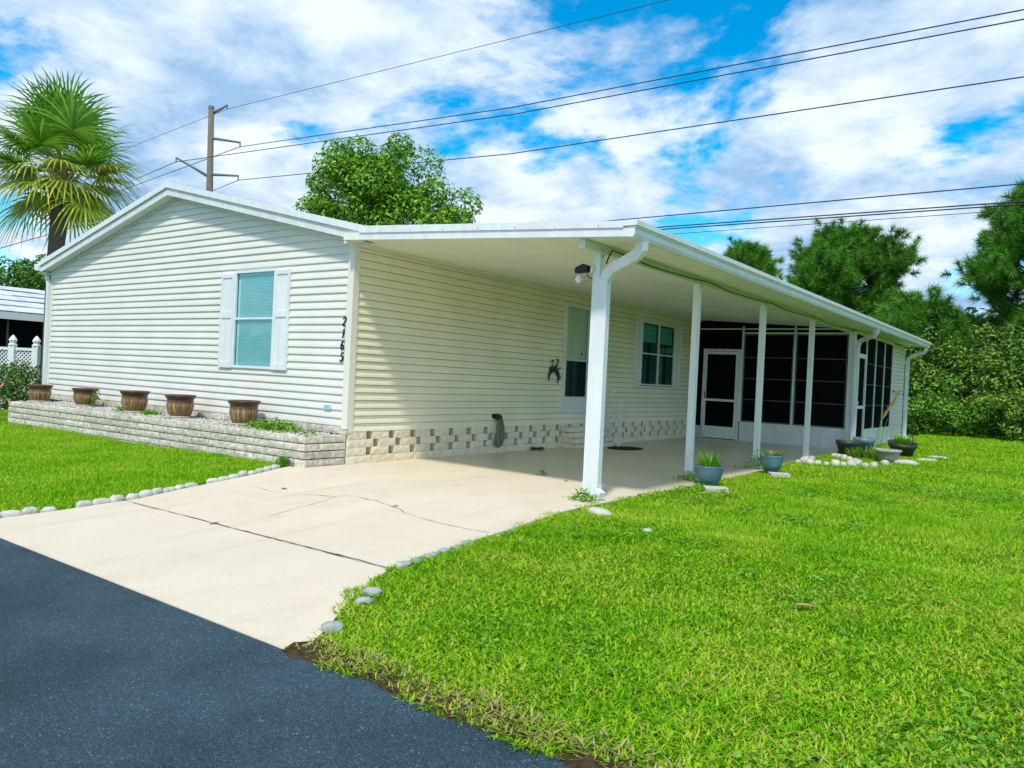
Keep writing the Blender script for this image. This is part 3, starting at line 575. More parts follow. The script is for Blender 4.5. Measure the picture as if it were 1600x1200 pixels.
for k in range(7):
    w = .07+.017*k; l = .42+.018*k+rg.uniform(-.02, .02); P = []; d = .07+.006*(k % 4)
    for i in range(25):
        a = 2*math.pi*i/24; yy = w*math.sin(a)*(.62-.45*math.cos(a)); P.append((d+.012*math.sin(a*2+k), 3.2+.02+yy+.015*k*.4, .62-l*.5*(1-math.cos(a))))
    hm.tube(P, .009, 6)
hm.build('g', 'hose', None, True); ho = COL.objects['g'] if 'g' in COL.objects else None; ho.name = 'garden_hose'; tag(ho, 'long coiled grey garden hose hanging against the block skirting', 'hose')
nz = thing('hose_nozzle', 'green and black hose nozzle lying on the slab by the skirting', 'nozzle', (.14, 4.30, .032), R(68))
MB().tube([(-.13, 0, 0), (-.08, 0, 0), (-.02, 0, 0), (.05, 0, 0)], [.03, .026, .022, .024], 10).build('barrel', 'black', nz, True); MB().tube([(.05, 0, 0), (.09, 0, 0), (.13, 0, 0)], [.03, .031, .024], 10).build('head', 'nozzle', nz, True); MB().tube([(-.02, 0, 0), (-.07, -.06, -.01), (-.1, -.09, -.015)], .013, 8).build('grip', 'nozzle', nz, True)
orn = thing('wall_ornament', 'dark metal leaping dolphins ornament on the siding beside the door', 'ornament', (.02, 4.88, 1.38))
def dolphin(pts, rad, par, x=.012):
    sm = []; n = len(pts)
    for j in range(n-1):
        for t in (0, .34, .67):
            p0, p1, p2, p3 = pts[max(j-1, 0)], pts[j], pts[j+1], pts[min(j+2, n-1)]
            sm.append(tuple(.5*((2*p1[c])+(-p0[c]+p2[c])*t+(2*p0[c]-5*p1[c]+4*p2[c]-p3[c])*t*t+(-p0[c]+3*p1[c]-3*p2[c]+p3[c])*t**3) for c in range(2)))
    sm.append(pts[-1]); rr = np.interp(np.linspace(0, 1, len(sm)), np.linspace(0, 1, len(rad)), rad)
    return MB().sweep([(x, a, b) for a, b in sm], [[(q*math.cos(2*math.pi*j/8), .3*q*math.sin(2*math.pi*j/8)) for j in range(8)] for q in rr], (1, 0, 0)).build('dolphin', 'metal_dark', par, True)
def fin(pts, par, x=.012): MB().prism([(a, b) for a, b in pts], 'x', x-.004, x+.004).build('fin', 'metal_dark', par)
d1 = dolphin([(-.15, -.15), (-.17, -.07), (-.13, .0), (-.05, .05), (.05, .05), (.12, .0), (.15, -.08), (.12, -.19)], [.006, .03, .034, .04, .046, .05, .04, .008], orn)
fin([(.14, -.08), (.19, -.10), (.25, -.06), (.19, -.055)], d1); fin([(-.02, .08), (-.06, .12), (.03, .09)], d1)
d2 = dolphin([(-.12, -.0), (-.16, .05), (-.12, .10), (-.08, .16), (-.075, .21)], [.02, .026, .022, .014, .007], orn, .022); fin([(-.085, .20), (-.14, .235), (-.09, .245), (-.045, .235), (-.065, .20)], d2, .022)
d3 = dolphin([(-.03, .07), (.0, .11), (.06, .15), (.09, .20), (.085, .235)], [.02, .028, .022, .014, .007], orn, .03); fin([(.08, .225), (.0, .25), (.06, .265), (.12, .255), (.10, .22)], d3, .03)
dolphin([(.10, .06), (.13, .09), (.17, .10), (.20, .07)], [.006, .014, .012, .004], orn, .02)
lamp = thing('flood_lamp', 'black bare-bulb lamp bracket fixed to the front corner carport post', 'lamp', (PX-.06, .16, 2.45)); lamp.scale = (.8, .8, .8)
MB().tube([(.02, 0, .0), (-.0, -.02, .0)], .055, 14).build('mount', 'white', lamp, True)
MB().prism([(-.22, -.05), (-.22, .02), (-.10, .07), (-.03, .05), (-.03, -.04)], 'y', -.065, .015).build('housing', 'black', lamp)
bb = MB().lathe([(.014, .0), (.02, -.02), (.046, -.06), (.05, -.085), (.038, -.12), (.006, -.135)], 16, (-.17, -.025, -.05)).build('bulb', 'bulb', lamp, True)
MB().tube([(-.05, -.02, -.04), (-.04, -.02, -.09), (.0, -.01, -.12), (.02, 0, -.13)], .007, 6).build('cord', 'black', lamp, True)
cb = []; 
for i in range(60):
    y = .35+i*.185; cb.append((PX+.075+.01*math.sin(i*.9), y, cz(PX)-.045-.035*abs(math.sin(i*math.pi/14))))
mb = MB().tube([(PX+.05, .28, 2.52), (PX+.06, .30, 2.58)]+cb, .008, 6); tag(mb.build('cable', 'black', None, True), 'thin dark cable strung along the carport beam under the roof edge', 'cable')
hk = thing('plant_hook', 'curved black iron plant hook on the shed siding', 'hook', (SX+.014, SE+.25, 1.38)); MB().tube([(0, 0, .02), (.08, .02, -.02), (.16, .05, -.06), (.24, .06, -.05), (.27, .06, .0), (.24, .06, .03)], .009, 6).build('arm', 'metal_dark', hk, True); MB().box((-.002, -.02, -.03), (.008, .02, .07)).build('plate', 'metal_dark', hk)
# ---------------------------------------------------------------- block planter
pl = thing('block_planter', 'long low planter of stacked grey split-face blocks below the gable wall', 'planter')
PATH = [(-.012, .0), (-.012, -.66), (-6.6, -.93), (-8.05, -1.02), (-8.15, -.25)]
PATH_IN = [(-.02, -.02), (-.02, -.62), (-6.6, -.88), (-8.0, -.97), (-8.1, -.02)]
for k in range(4):
    MB().prism([(a*.995-.03 if a > -1 else a+.05, (b+.03) if b < -.1 else b-.03) for a, b in PATH_IN], 'z', k*.1+.001 if k else -.14, k*.1+.085).build('mortar_core', 'crack', pl)
pb = {}
def pblock(Lb, i):
    key = (round(Lb, 3), i % 3)
    if key not in pb: pb[key] = block_mesh('block', Lb, .0865, .1, 'block', len(pb)+60, .010)
    return pb[key]
for k in range(-1, 4):
    for s in range(len(PATH)-1):
        a, b_ = Vector(PATH[s]), Vector(PATH[s+1]); d = b_-a; ln = d.length; t = 0; i = 0; first = True
        while t < ln-.02:
            Lb = (.4 if not (first and (k+s) % 2) else .2) if s != 0 else (.44 if ((k % 2 == 0) == first) else .23)
            Lb = min(Lb, ln-t); p = b_-(d/ln)*(ln-t-0) if False else a+(d/ln)*t
            e = a+(d/ln)*(t+Lb); ang = math.atan2(d.y, d.x)
            o = put('block', pblock(Lb-.007, i+k), pl, (e.x, e.y, k*.1+.001), ang+math.pi)
            t += Lb; i += 1; first = False
gv = MB().prism([(a, b) for a, b in PATH_IN], 'z', .345, .383).build('gravel_bed', 'gravel', pl)
def pebbles(n, seed):
    g = np.random.default_rng(seed); X = g.uniform(-8.0, -.1, n); T = g.uniform(.06, .94, n); Yf = np.interp(X, [-8.05, -6.6, 0], [-.95, -.86, -.6]); Y = Yf*(1-T)+(-.04)*T; s = g.uniform(.008, .022, n)
    base = np.array([(1, 0, 0), (0, 1, 0), (-1, 0, 0), (0, -1, 0), (0, 0, .8), (0, 0, -.8)]); V = (base[None]*s[:, None, None]*g.uniform(.7, 1.3, (n, 6, 1)))+np.stack([X, Y, .385+s*.3], -1)[:, None]
    F = np.array([(0, 1, 4), (1, 2, 4), (2, 3, 4), (3, 0, 4), (1, 0, 5), (2, 1, 5), (3, 2, 5), (0, 3, 5)]); FF = (F[None]+(np.arange(n)*6)[:, None, None]).reshape(-1, 3)
    return npmesh('gravel', V.reshape(-1, 3), FF, 'gravel')
tag(put('gravel', pebbles(5000, 3), pl), kind='stuff')
# ---------------------------------------------------------------- foliage builders
def leaves(P, Nn, size, mat, name, g, aspect=.5, fold=.25, jitter=.35):
    n = len(P); Nn = Nn+g.normal(0, jitter, (n, 3)); Nn /= np.linalg.norm(Nn, axis=1)[:, None]+1e-9
    t = g.normal(0, 1, (n, 3)); t -= (t*Nn).sum(1)[:, None]*Nn; t /= np.linalg.norm(t, axis=1)[:, None]+1e-9; b = np.cross(Nn, t)
    s = (size*g.uniform(.6, 1.25, n))[:, None]
    V = np.stack([P-t*s*.5, P+b*s*aspect*.5+Nn*s*fold*.4, P+t*s*.5-Nn*s*fold*.5, P-b*s*aspect*.5+Nn*s*fold*.4], 1)
    i = (np.arange(n)*4)[:, None]; F = np.concatenate([i+np.array([[0, 1, 2]]), i+np.array([[0, 2, 3]])], 1).reshape(-1, 3)
    return npmesh(name, V.reshape(-1, 3), F, mat)
def crown_pts(clumps, per, g, shell=.55):
    P = []; Q = []
    for c, r in clumps:
        d = g.normal(0, 1, (per, 3)); d /= np.linalg.norm(d, axis=1)[:, None]; q = shell+(1-shell)*g.random(per)**.7
        rr = np.asarray(r, float)
        P.append(np.asarray(c)+d*q[:, None]*rr); Q.append(d*.8+np.array([0, 0, .55]))
    return np.concatenate(P), np.concatenate(Q)
def limb_mesh(paths):
    mb = MB()
    for p, r in paths: mb.tube(p, r, 8)
    return mb
def broad_tree(name, label, base, hgt_, rx, ry, zc, rz, nclump, per, leaf, mat, seed, group=None, cr=.9, trunk=.16, stems=6, cat='tree', bottom=-.5):
    g = np.random.default_rng(seed); t = thing(name, label, cat, base, 0, group); clumps = []
    for i in range(nclump):
        while True:
            d = g.uniform(-1, 1, 3)
            if .25 < np.linalg.norm(d) < 1 and d[2] > bottom: break
        d *= (.72+.28*g.random())/max(np.linalg.norm(d), .55)**.5; s = cr*g.uniform(.6, 1.15)
        clumps.append((np.array([d[0]*rx, d[1]*ry, zc+d[2]*rz]), np.array([s, s, s*g.uniform(.7, 1.1)])))
    P, Q = crown_pts(clumps, per, g); put('crown', leaves(P, Q, leaf, mat, 'crown', g), t)
    paths = [([(0, 0, -.1), (.05, .02, zc*.4), (.0, .05, zc*.8)], [trunk, trunk*.8, trunk*.5])]
    for i in range(stems):
        c = clumps[i % len(clumps)][0]; paths.append(([(0, .02, zc*.35), tuple(np.array([c[0]*.5, c[1]*.5, zc*.35+(c[2]-zc*.35)*.6])), tuple(c)], [trunk*.5, trunk*.3, trunk*.1]))
    limb_mesh(paths).build('trunk', 'bark', t, True); return t
def tuft_mesh(name, mat, n, h, spread, w, seed, lean=.5, segs=3):
    g = random.Random(seed); mb = MB()
    for i in range(n):
        a = g.uniform(0, 2*math.pi); r0 = spread*.35*math.sqrt(g.random()); x, y = r0*math.cos(a), r0*math.sin(a); a2 = a+g.uniform(-.6, .6); H = h*g.uniform(.55, 1.1); ln = g.uniform(.2, 1)*lean*H; V = []
        for k in range(segs+1):
            t = k/segs; px, py, pz = x+math.cos(a2)*ln*t**1.6, y+math.sin(a2)*ln*t**1.6, H*(t-.25*t*t*lean); ww = w*(1-t)**.7
            V += [(px-math.sin(a2)*ww, py+math.cos(a2)*ww, pz), (px+math.sin(a2)*ww, py-math.cos(a2)*ww, pz)]
        mb.poly(V, [(2*k, 2*k+1, 2*k+3, 2*k+2) for k in range(segs)])
    return mb.mesh(name, mat)
# ---------------------------------------------------------------- brown pots and weeds in the planter
pm_ = MB().lathe([(.10, .0), (.125, .01), (.155, .06), (.175, .13), (.18, .18), (.168, .205), (.172, .215), (.172, .225), (.168, .23), (.18, .26), (.20, .285), (.205, .30), (.20, .31), (.18, .305), (.165, .27), (.16, .2), (.02, .19)], 40).mesh('pot', 'pot_brown', True)
sm_ = MB().lathe([(.10, 0), (.14, .006), (.15, .035), (.14, .035), (.13, .012), (.02, .012)], 32).mesh('saucer', 'saucer', True)
spots = [(-7.75, -.62, 'brown ribbed glazed pot at the planter end beside the flowering bush'), (-6.42, -.42, 'brown ribbed glazed pot on a saucer with a small leafy sprig beside it'), (-4.62, -.46, 'dark brown ribbed glazed pot on a saucer between low green weeds'), (-3.36, -.40, 'dark brown ribbed glazed pot on a saucer below the shuttered window'), (-1.80, -.34, 'dark brown ribbed glazed pot behind the clover near the house corner')]
for i, (x, y, lb) in enumerate(spots):
    t = thing('ceramic_pot', lb, 'pot', (x, y, .388), .4*i, 'brown pots along the block planter'); put('saucer', sm_, t, (0, 0, 0)); put('pot', pm_, t, (0, 0, .013)); t.scale = (1.12,)*3 if i > 1 else (1.05, 1.05, 1.0)
def weed(label, loc, rx, ry, h, n, leaf, seed, name='weed_plant', mat='weed'):
    g = np.random.default_rng(seed); t = thing(name, label, 'weed', loc); d = g.normal(0, .45, (n, 2)); P = np.stack([d[:, 0]*rx, d[:, 1]*ry, np.abs(g.normal(.5, .3, n))*h*np.exp(-(d**2).sum(1))], -1)
    put('leaves', leaves(P, np.tile([0, 0, 1.], (n, 1)), leaf, mat, 'leaves', g, .7), t); mb = MB()
    for i in range(10): mb.tube([(P[i, 0]*.3, P[i, 1]*.3, -.01), tuple(P[i])], .003, 4)
    mb.build('stem', 'weed', t)
weed('patch of bright green clover spilling at the planter corner', (-.95, -.42, .385), .75, .2, .15, 900, .05, 1)
weed('small sprig of leaves beside the second brown pot', (-6.12, -.36, .385), .12, .1, .42, 130, .045, 2, mat='leaf_mid'); weed('low weeds on the bush side of the middle brown pot', (-4.95, -.5, .385), .2, .12, .1, 140, .045, 3); weed('low trailing weeds between the middle pot and the window pot', (-4.2, -.42, .385), .35, .14, .09, 260, .045, 4)
weed('tuft of weeds at the foot of the planter corner', (-.33, -.74, .0), .16, .08, .13, 160, .045, 5); weed('green sprig sprouting from the slab joint', (2.2, 1.42, .0), .08, .06, .1, 60, .03, 6); weed('tuft of weeds around the foot of the front corner carport post', (3.68, .02, .0), .18, .10, .13, 170, .04, 8); weed('leafy weeds at the post foot beside the grassy blue-grey pot', (3.78, 2.72, .0), .3, .14, .16, 260, .045, 9); weed('leafy weeds at the post foot beside the reddish blue-grey pot', (3.75, 5.25, .0), .25, .2, .3, 200, .05, 10)
# ---------------------------------------------------------------- edging stones and rocks
def stone_mesh(a, b, c, seed, mat, nm='stone'):
    g = random.Random(seed); V = []; n, mrings = 10, 4
    for k in range(mrings+1):
        th = math.pi/2*k/mrings
        for j in range(n):
            ph = 2*math.pi*j/n; r = 1+g.uniform(-.10, .10); V.append((a*math.cos(th)**.6*math.copysign(abs(math.cos(ph))**.7, math.cos(ph))*r, b*math.cos(th)**.6*math.copysign(abs(math.sin(ph))**.7, math.sin(ph))*r, c*math.sin(th)*(1+g.uniform(-.06, .06))))
    V += [(v[0]*.9, v[1]*.9, -.05) for v in V[:n]]; o = (mrings+1)*n
    F = [(k*n+j, k*n+(j+1) % n, (k+1)*n+(j+1) % n, (k+1)*n+j) for k in range(mrings) for j in range(n)]+[(o+j, o+(j+1) % n, (j+1) % n, j) for j in range(n)]+[tuple(mrings*n+j for j in range(n))]
    return MB().poly(V, F).mesh(nm, mat, True)
em = [stone_mesh(.072+.010*(i % 3), .042, .06, i, 'rock') for i in range(5)]
LP = [(.33, -4.38), (.38, -3.7), (.39, -3.0), (.2, -2.3), (0., -1.36), (-.2, -.82)]
def along(path, step, fn):
    d = 0; tot = sum(math.dist(a, b) for a, b in zip(path[:-1], path[1:])); i = 0
    while d < tot:
        q = d
        for a, b in zip(path[:-1], path[1:]):
            l = math.dist(a, b)
            if q <= l: fn(i, a[0]+(b[0]-a[0])*q/l, a[1]+(b[1]-a[1])*q/l, math.atan2(b[1]-a[1], b[0]-a[0])); break
            q -= l
        d += step; i += 1
rg = random.Random(11)
def es(i, x, y, a):
    if i in (5, 15): return
    o = put('edging_stone', em[i % 5], None, (x-.06+rg.uniform(-.012, .012), y, hgt(y)-.012+rg.uniform(-.008, .004)), a+rg.uniform(-.2, .2)); o.scale = (rg.uniform(.85, 1.1), 1, rg.uniform(.8, 1.15)); tag(o, 'small white scalloped edging stone between the planter-side lawn and the driveway', 'edging stone', 'white edging stones along the driveway')
along(LP, .152, es)
eg = [stone_mesh(.085, .05, .055, 20+i, 'rock_grey') for i in range(4)]
def es2(i, x, y, a):
    if i % 12 in (6, 7): return
    o = put('edging_stone', eg[i % 4], None, (x+.05+rg.uniform(-.015, .015), y, hgt(y)-.024), a+rg.uniform(-.3, .3)); o.scale = (rg.uniform(.8, 1.1), 1, rg.uniform(.6, 1.1)); tag(o, 'half-buried grey edging stone where the wide lawn meets the driveway', 'edging stone', 'sunken grey stones along the wide lawn')
along([(3.99, -3.0), (3.96, -2.4), (3.95, -1.6)], .15, es2)
for x, y, s in ((4.33, -3.55, .8), (4.42, -3.70, .7), (4.60, -4.10, .75)):
    o = put('edging_stone', eg[1], None, (x-.03, y, hgt(y)-.005), .9); o.scale = (s, s, s); tag(o, 'loose pale edging stone in the grass near the road end of the driveway', 'edging stone', 'loose stones at the driveway mouth')
rk = [stone_mesh(.10, .085, .10, 40+i, 'rock') for i in range(5)]; rg = random.Random(4)
RP = [(3.86, 6.95), (3.95, 7.1), (4.06, 6.95), (4.18, 7.0), (4.30, 7.1), (4.42, 7.2), (4.52, 7.36), (4.60, 7.56), (4.64, 7.8), (4.60, 8.1), (4.50, 8.35), (4.34, 8.55), (4.2, 8.75), (4.06, 8.95), (3.92, 9.2), (3.84, 7.35), (3.80, 7.6), (3.82, 7.9), (4.82, 7.6), (4.92, 7.8), (4.98, 8.4)]
for i, (x, y) in enumerate(RP):
    o = put('border_rock', rk[i % 5], None, (x, y, .015), rg.uniform(0, 6)); s = rg.uniform(.5, .95); o.scale = (s, s, s*rg.uniform(.8, 1.1)); tag(o, 'rounded white rock ringing the small bed by the screen room corner', 'rock', 'white rocks round the flower bed')
for i, (x, y, a, lb) in enumerate(((5.22, 9.05, .3, 'rough pale stone block in the grass beside the grey bowl pot'), (5.36, 10.5, .2, 'flat pale stone slab in the grass behind the rough block'), (5.44, 11.55, -.2, 'flat pale stone slab in the grass closest to the shed'))):
    o = put('garden_stone', stone_mesh(.22, .10, .09 if i == 0 else .05, 70+i, 'stone_flat'), None, (x, y, -.01), a); tag(o, lb, 'stone')
for i, (x, y, lb) in enumerate(((4.28, 2.13, 'flat square paving stone beside the grassy blue-grey pot'), (4.27, 4.6, 'flat square paving stone beside the reddish blue-grey pot'))):
    tag(MB().box((-.14, -.13, -.03), (.14, .13, .035)).build('paving_stone', 'stone_flat', None, False, (x, y, 0), .5), lb, 'paving stone')
tag(put('concrete_chunk', stone_mesh(.17, .09, .05, 91, 'stone_flat'), None, (4.17, -.5, -.005), -.6), 'broken pale concrete chunk in the grass by the front corner post foot', 'stone'); tag(put('pebble', stone_mesh(.045, .035, .04, 92, 'rock'), None, (4.91, -.98, -.01), .3), 'single white pebble lying in the lawn', 'pebble')
# ---------------------------------------------------------------- potted plants
def potted(name, label, loc, prof, mat, fol, rz=0, tilt=0):
    t = thing(name, label, 'potted plant', loc, rz); t.rotation_euler.x = tilt; MB().lathe(prof, 30).build('pot', mat, t, True); zt = max(p[1] for p in prof); rt_ = max(p[0] for p in prof)
    MB().lathe([(.01, zt-.07), (rt_*.86, zt-.06), (rt_*.84, zt-.04), (.01, zt-.03)], 18).build('soil', 'soil', t)
    for nm, me, z in fol: put(nm, me, t, (0, 0, zt-.05+z))
    return t
bp_ = [(a*.88, b*.9) for a, b in [(.09, 0), (.12, .01), (.17, .09), (.20, .19), (.205, .26), (.21, .27), (.205, .28), (.19, .275), (.18, .2)]]
potted('potted_grass', 'blue-grey pot of bright upright grass by the carport post next to the corner post', (4.03, 2.5, 0), bp_, 'pot_blue', [('grass', tuft_mesh('grass', 'weed', 120, .30, .34, .008, 1, .7), 0), ('dry_blades', tuft_mesh('dry_blades', 'dry_grass', 40, .16, .36, .006, 2, 1.2), 0)])
potted('potted_grass', 'blue-grey pot of short reddish grass by the third carport post from the corner', (4.07, 4.85, .02), [(a*.95, b*1.0) for a, b in bp_], 'pot_blue', [('grass', tuft_mesh('grass', 'weed', 90, .15, .34, .008, 3, .9), 0), ('dry_blades', tuft_mesh('dry_blades', 'dry_grass', 90, .16, .36, .007, 4, .9), 0)])
tp = [(.15, 0), (.17, .01), (.215, .2), (.235, .21), (.24, .24), (.245, .30), (.23, .30), (.215, .22)]
potted('potted_moss', 'dark green-black tapered pot with low yellow moss by the room corner', (3.98, 10.0, 0), tp, 'pot_black', [('moss', tuft_mesh('moss', 'leaf_olive', 160, .08, .4, .012, 5, .8), 0)]); potted('potted_seedling', 'slate blue square-shouldered pot behind the black mossy pot', (4.12, 10.75, 0), [(a*.9, b*1.15) for a, b in tp], 'pot_blue', [('seedlings', tuft_mesh('seedlings', 'leaf_mid', 30, .08, .3, .01, 6, .8), 0)])
potted('potted_weeds', 'pale grey bowl pot standing in the small flower bed', (4.9, 9.1, 0), [(.12, 0), (.15, .02), (.19, .12), (.21, .19), (.24, .2), (.24, .24), (.22, .24), (.2, .18)], 'pot_grey', [('weeds', tuft_mesh('weeds', 'leaf_mid', 40, .09, .3, .01, 7, .8), 0)])
potted('potted_grass', 'tilted black tub of thick green grass near the shed', (4.78, 11.2, .02), [(a*1.2, b*.9) for a, b in tp], 'pot_black', [('grass', tuft_mesh('grass', 'weed', 170, .28, .46, .009, 8, .8), 0)], .5, R(9))
bd = thing('bed_plant', 'low mixed green and brown plants in the stone-ringed bed', 'plant', (4.45, 9.6, 0)); put('leaves', tuft_mesh('leaves', 'leaf_olive', 200, .28, 1.0, .012, 9, .8), bd); put('dry_leaves', tuft_mesh('dry_leaves', 'dry_grass', 90, .14, .9, .012, 10, 1.1), bd); put('sprouts', tuft_mesh('sprouts', 'weed', 120, .2, 1.2, .012, 12, .9), bd)
rd = thing('reed_plant', 'tall thin stalked plant with dry tan plume beside the shed wall', 'plant', (4.6, 9.75, 0)); mb = MB(); ph = MB()
for i, (dx, dy, h) in enumerate(((0, 0, .95), (.05, .08, .8), (-.06, .04, .62), (.12, -.02, .7))): mb.tube([(dx*.3, dy*.3, 0), (dx*.8, dy*.8, h*.6), (dx*1.4+.05, dy*1.4, h)], .006, 5)
for i in range(70):
    t = i/70; x, y, z_ = .05+.25*t, .05+.1*t, .80+.55*t; a = random.uniform(0, 6.28); ph.tube([(x, y, z_), (x+.05*math.cos(a)+.04, y+.04*math.sin(a), z_+.10)], [.009, .001], 4)
mb.build('stalk', 'leaf_mid', rd); ph.build('plume', 'dry_grass', rd); put('leaves', tuft_mesh('leaves', 'weed', 30, .35, .3, .012, 11, .6), rd)
tag(MB().tube([(5.0, 11.25, .0), (4.93, 11.22, .9), (4.92, 11.22, 1.02)], .008, 6).build('garden_stake', 'metal_dark'), 'thin dark garden stake standing by the tilted black tub', 'stake')
# ---------------------------------------------------------------- utility pole and wires
up_ = thing('utility_pole', 'tall brown wooden utility pole with three grey insulator arms', 'utility pole', (-34.4, 19.1, -.5))
MB().tube([(0, 0, 0), (.05, -.05, 9), (-.2, -.1, 17.0)], [.24, .21, .165], 14).build('pole', 'wood_pole', up_, True); MB().tube([(-.2, -.1, 16.95), (-.2, -.1, 17.12)], [.18, .16], 12).build('cap', 'insulator', up_)
A0 = np.array([-34.4, 19.1, -.5])
tips = {'top': (-33.75, 19.5, 16.45), 'a': (-32.26, 19.49, 14.0), 'b': (-36.17, 17.83, 13.2), 'c': (-32.26, 19.47, 12.05)}
for k, z_ in (('top', 16.2), ('a', 14.7), ('b', 12.35), ('c', 12.55)):
    p = np.array(tips[k])-A0; r_ = MB().tube([(-.1, -.05, z_+.5), tuple(p*[.5, .5, 0]+[0, 0, (z_+.5+p[2]+.25)/2]), (p[0], p[1], p[2]+.25)], [.085, .075, .06], 8).build('insulator_arm', 'insulator', up_, True)
    MB().tube([(p[0], p[1], p[2]+.25), (p[0], p[1], p[2])], .04, 6).build('clamp', 'insulator', r_)
def wire(pts, r, label, name='power_line', sag=0.):
    P = [np.array(p, float) for p in pts]; path = []
    for a, b_ in zip(P[:-1], P[1:]):
        for i in range(14): t = i/14; q = a+(b_-a)*t; q[2] -= sag*4*t*(1-t); path.append(tuple(q))
    path.append(tuple(P[-1])); tag(MB().tube(path, r, 6, (0, 0, 1)).build(name, 'wire', None, True), label, 'power line', 'power lines over the house')
# photo pixels on the vertical plane the line runs in (along the pole row)
px = lambda u, v, y=19.3: tuple(back(u, v, 'y', y))
def ext(a, b_, k): a, b_ = np.array(a), np.array(b_); return tuple(b_+(b_-a)*k)
wire([tips['top'], px(700, 85), px(1040, 1), ext(px(700, 85), px(1040, 1), 2)], .012, 'thin topmost wire from the pole head')
wire([tips['a'], px(800, 168), px(1600, 15), ext(px(800, 168), px(1600, 15), 1.3)], .020, 'upper wire of the close pair crossing above the house')
wire([tips['b'], px(800, 179), px(1600, 30), ext(px(800, 179), px(1600, 30), 1.3)], .020, 'lower wire of the close pair crossing above the house')
wire([tips['c'], px(800, 240), px(1600, 120), ext(px(800, 240), px(1600, 120), 1.3)], .020, 'single wire from the lowest arm crossing above the broadleaf tree')
for k, tgt, lb in (('top', (208, 228), 'thin wire from pole head towards the palm'), ('a', (205, 292), 'wire from middle arm towards the palm'), ('b', (200, 285), 'wire from the long arm towards the palm'), ('c', (335, 297), 'wire from lowest arm running down behind the roof')):
    d = ray(*tgt); e = CAM+d*64.; wire([tips[k], tuple(e), ext(tips[k], tuple(e), 1.5)], .022 if k != 'top' else .014, lb)
for u0, v0, u1, v1, r, lb in ((985, 342, 1600, 287, .022, 'wire crossing just above the carport roof corner'), (1030, 355, 1600, 314.5, .024, 'upper wire of the low pair above the pines'), (1040, 358, 1600, 319, .024, 'lower wire of the low pair above the pines'), (1060, 365, 1600, 327, .012, 'lowest thin wire in front of the pines')):
    a, b_ = np.array(px(u0, v0, 23)), np.array(px(u1, v1, 23)); wire([tuple(a-(b_-a)*1.2), tuple(a), tuple(b_), tuple(b_+(b_-a)*.8)], r, lb)
a = ray(0, 388)*40+CAM; b_ = ray(80, 365)*44+CAM; wire([tuple(a-(b_-a)*1.5), tuple(a), tuple(b_), tuple(b_+(b_-a)*3)], .02, 'thin service wire behind the palm trunk')
# ---------------------------------------------------------------- palm
def palm(name, label, base, H, nf, size, seed, group=None, lean=(-.1, -.05), tr=.19):
    g = random.Random(seed); t = thing(name, label, 'palm tree', base, 0, group); tp_ = (lean[0]*1.0, lean[1], H)
    n = 20; MB().tube([(lean[0]*(i/n)**2+.03*math.sin(i*.35), lean[1]*(i/n)**2, -.2+(H+.1)*i/n) for i in range(n+1)], [tr*(1.08-.12*i/n)*(1+.03*(i % 2)) for i in range(n+1)], 14).build('trunk', 'palm_trunk', t, True)
    bt = MB()
    for i in range(40):
        a = i*2.4; z_ = H-1.1+1.15*i/40; c, s = math.cos(a), math.sin(a); bt.tube([(tp_[0]*.9+c*tr*.8, tp_[1]+s*tr*.8, z_), (tp_[0]*.9+c*(tr+.1), tp_[1]+s*(tr+.1), z_+.18), (tp_[0]*.9+c*(tr+.22), tp_[1]+s*(tr+.22), z_+.36)], [.05, .04, .025], 5)
    bt.build('boots', 'palm_dry', t)
    for f in range(nf):
        q = f/(nf-1); az = f*2.39996+g.uniform(-.2, .2); el = R(76)-R(116)*q+g.uniform(-.25, .25); yel = q+g.uniform(-.15, .15) > .60
        pet = size*g.uniform(.40, .66)*(1 if not yel else .85); d = Vector((math.cos(az)*math.cos(el), math.sin(az)*math.cos(el), math.sin(el))); o = Vector(tp_)+Vector((0, 0, .1-.35*q)); side = d.cross(Vector((0, 0, 1)))
        if side.length < .1: side = Vector((1, 0, 0))
        side.normalize(); nrm = side.cross(d).normalized(); hub = o+d*pet-Vector((0, 0, .10*pet*max(0, math.cos(el))))
        mb = MB().tube([tuple(o), tuple(o+d*pet*.5), tuple(hub)], [.022, .016, .010], 5); nl = 34; Lf = size*g.uniform(.66, .84)
        for k in range(nl):
            a = R(-118)+R(236)*k/(nl-1); cosx = math.cos(a); ld = (d*math.cos(a)+side*math.sin(a)).normalized(); l = Lf*(.72+.28*max(cosx, -.2))*g.uniform(.9, 1.08); V = []; st_ = hub+d*Lf*.12*max(cosx, 0); wd = side*math.cos(a)-d*math.sin(a); dr_ = g.uniform(.6, 1.3)*(1.35 if yel else .95)
            for j in range(5):
                tt = j/4; p = st_+ld*l*tt+nrm*(.06*l*math.sin(tt*2.2))-Vector((0, 0, dr_*l*.55*max(0, tt-.3)**1.7)); w = .034*size/1.7*(1-tt)**.6*(1.0 if j else .6)
                V += [tuple(p-wd*w), tuple(p+wd*w)]
            mb.poly(V, [(2*j, 2*j+1, 2*j+3, 2*j+2) for j in range(4)])
        mb.build('frond', 'palm_yellow' if yel else 'palm_green', t)
    dry = MB()
    for i in range(16):
        a = g.uniform(0, 6.28); e = g.uniform(.1, .8); l = g.uniform(.4, .8)*size; dry.tube([(tp_[0], tp_[1], H-.05), (tp_[0]+math.cos(a)*l*.5, tp_[1]+math.sin(a)*l*.5, H+l*e*.5), (tp_[0]+math.cos(a)*l, tp_[1]+math.sin(a)*l, H+l*e*.2)], [.012, .009, .003], 4)
    dry.build('flower_stalk', 'palm_dry', t)
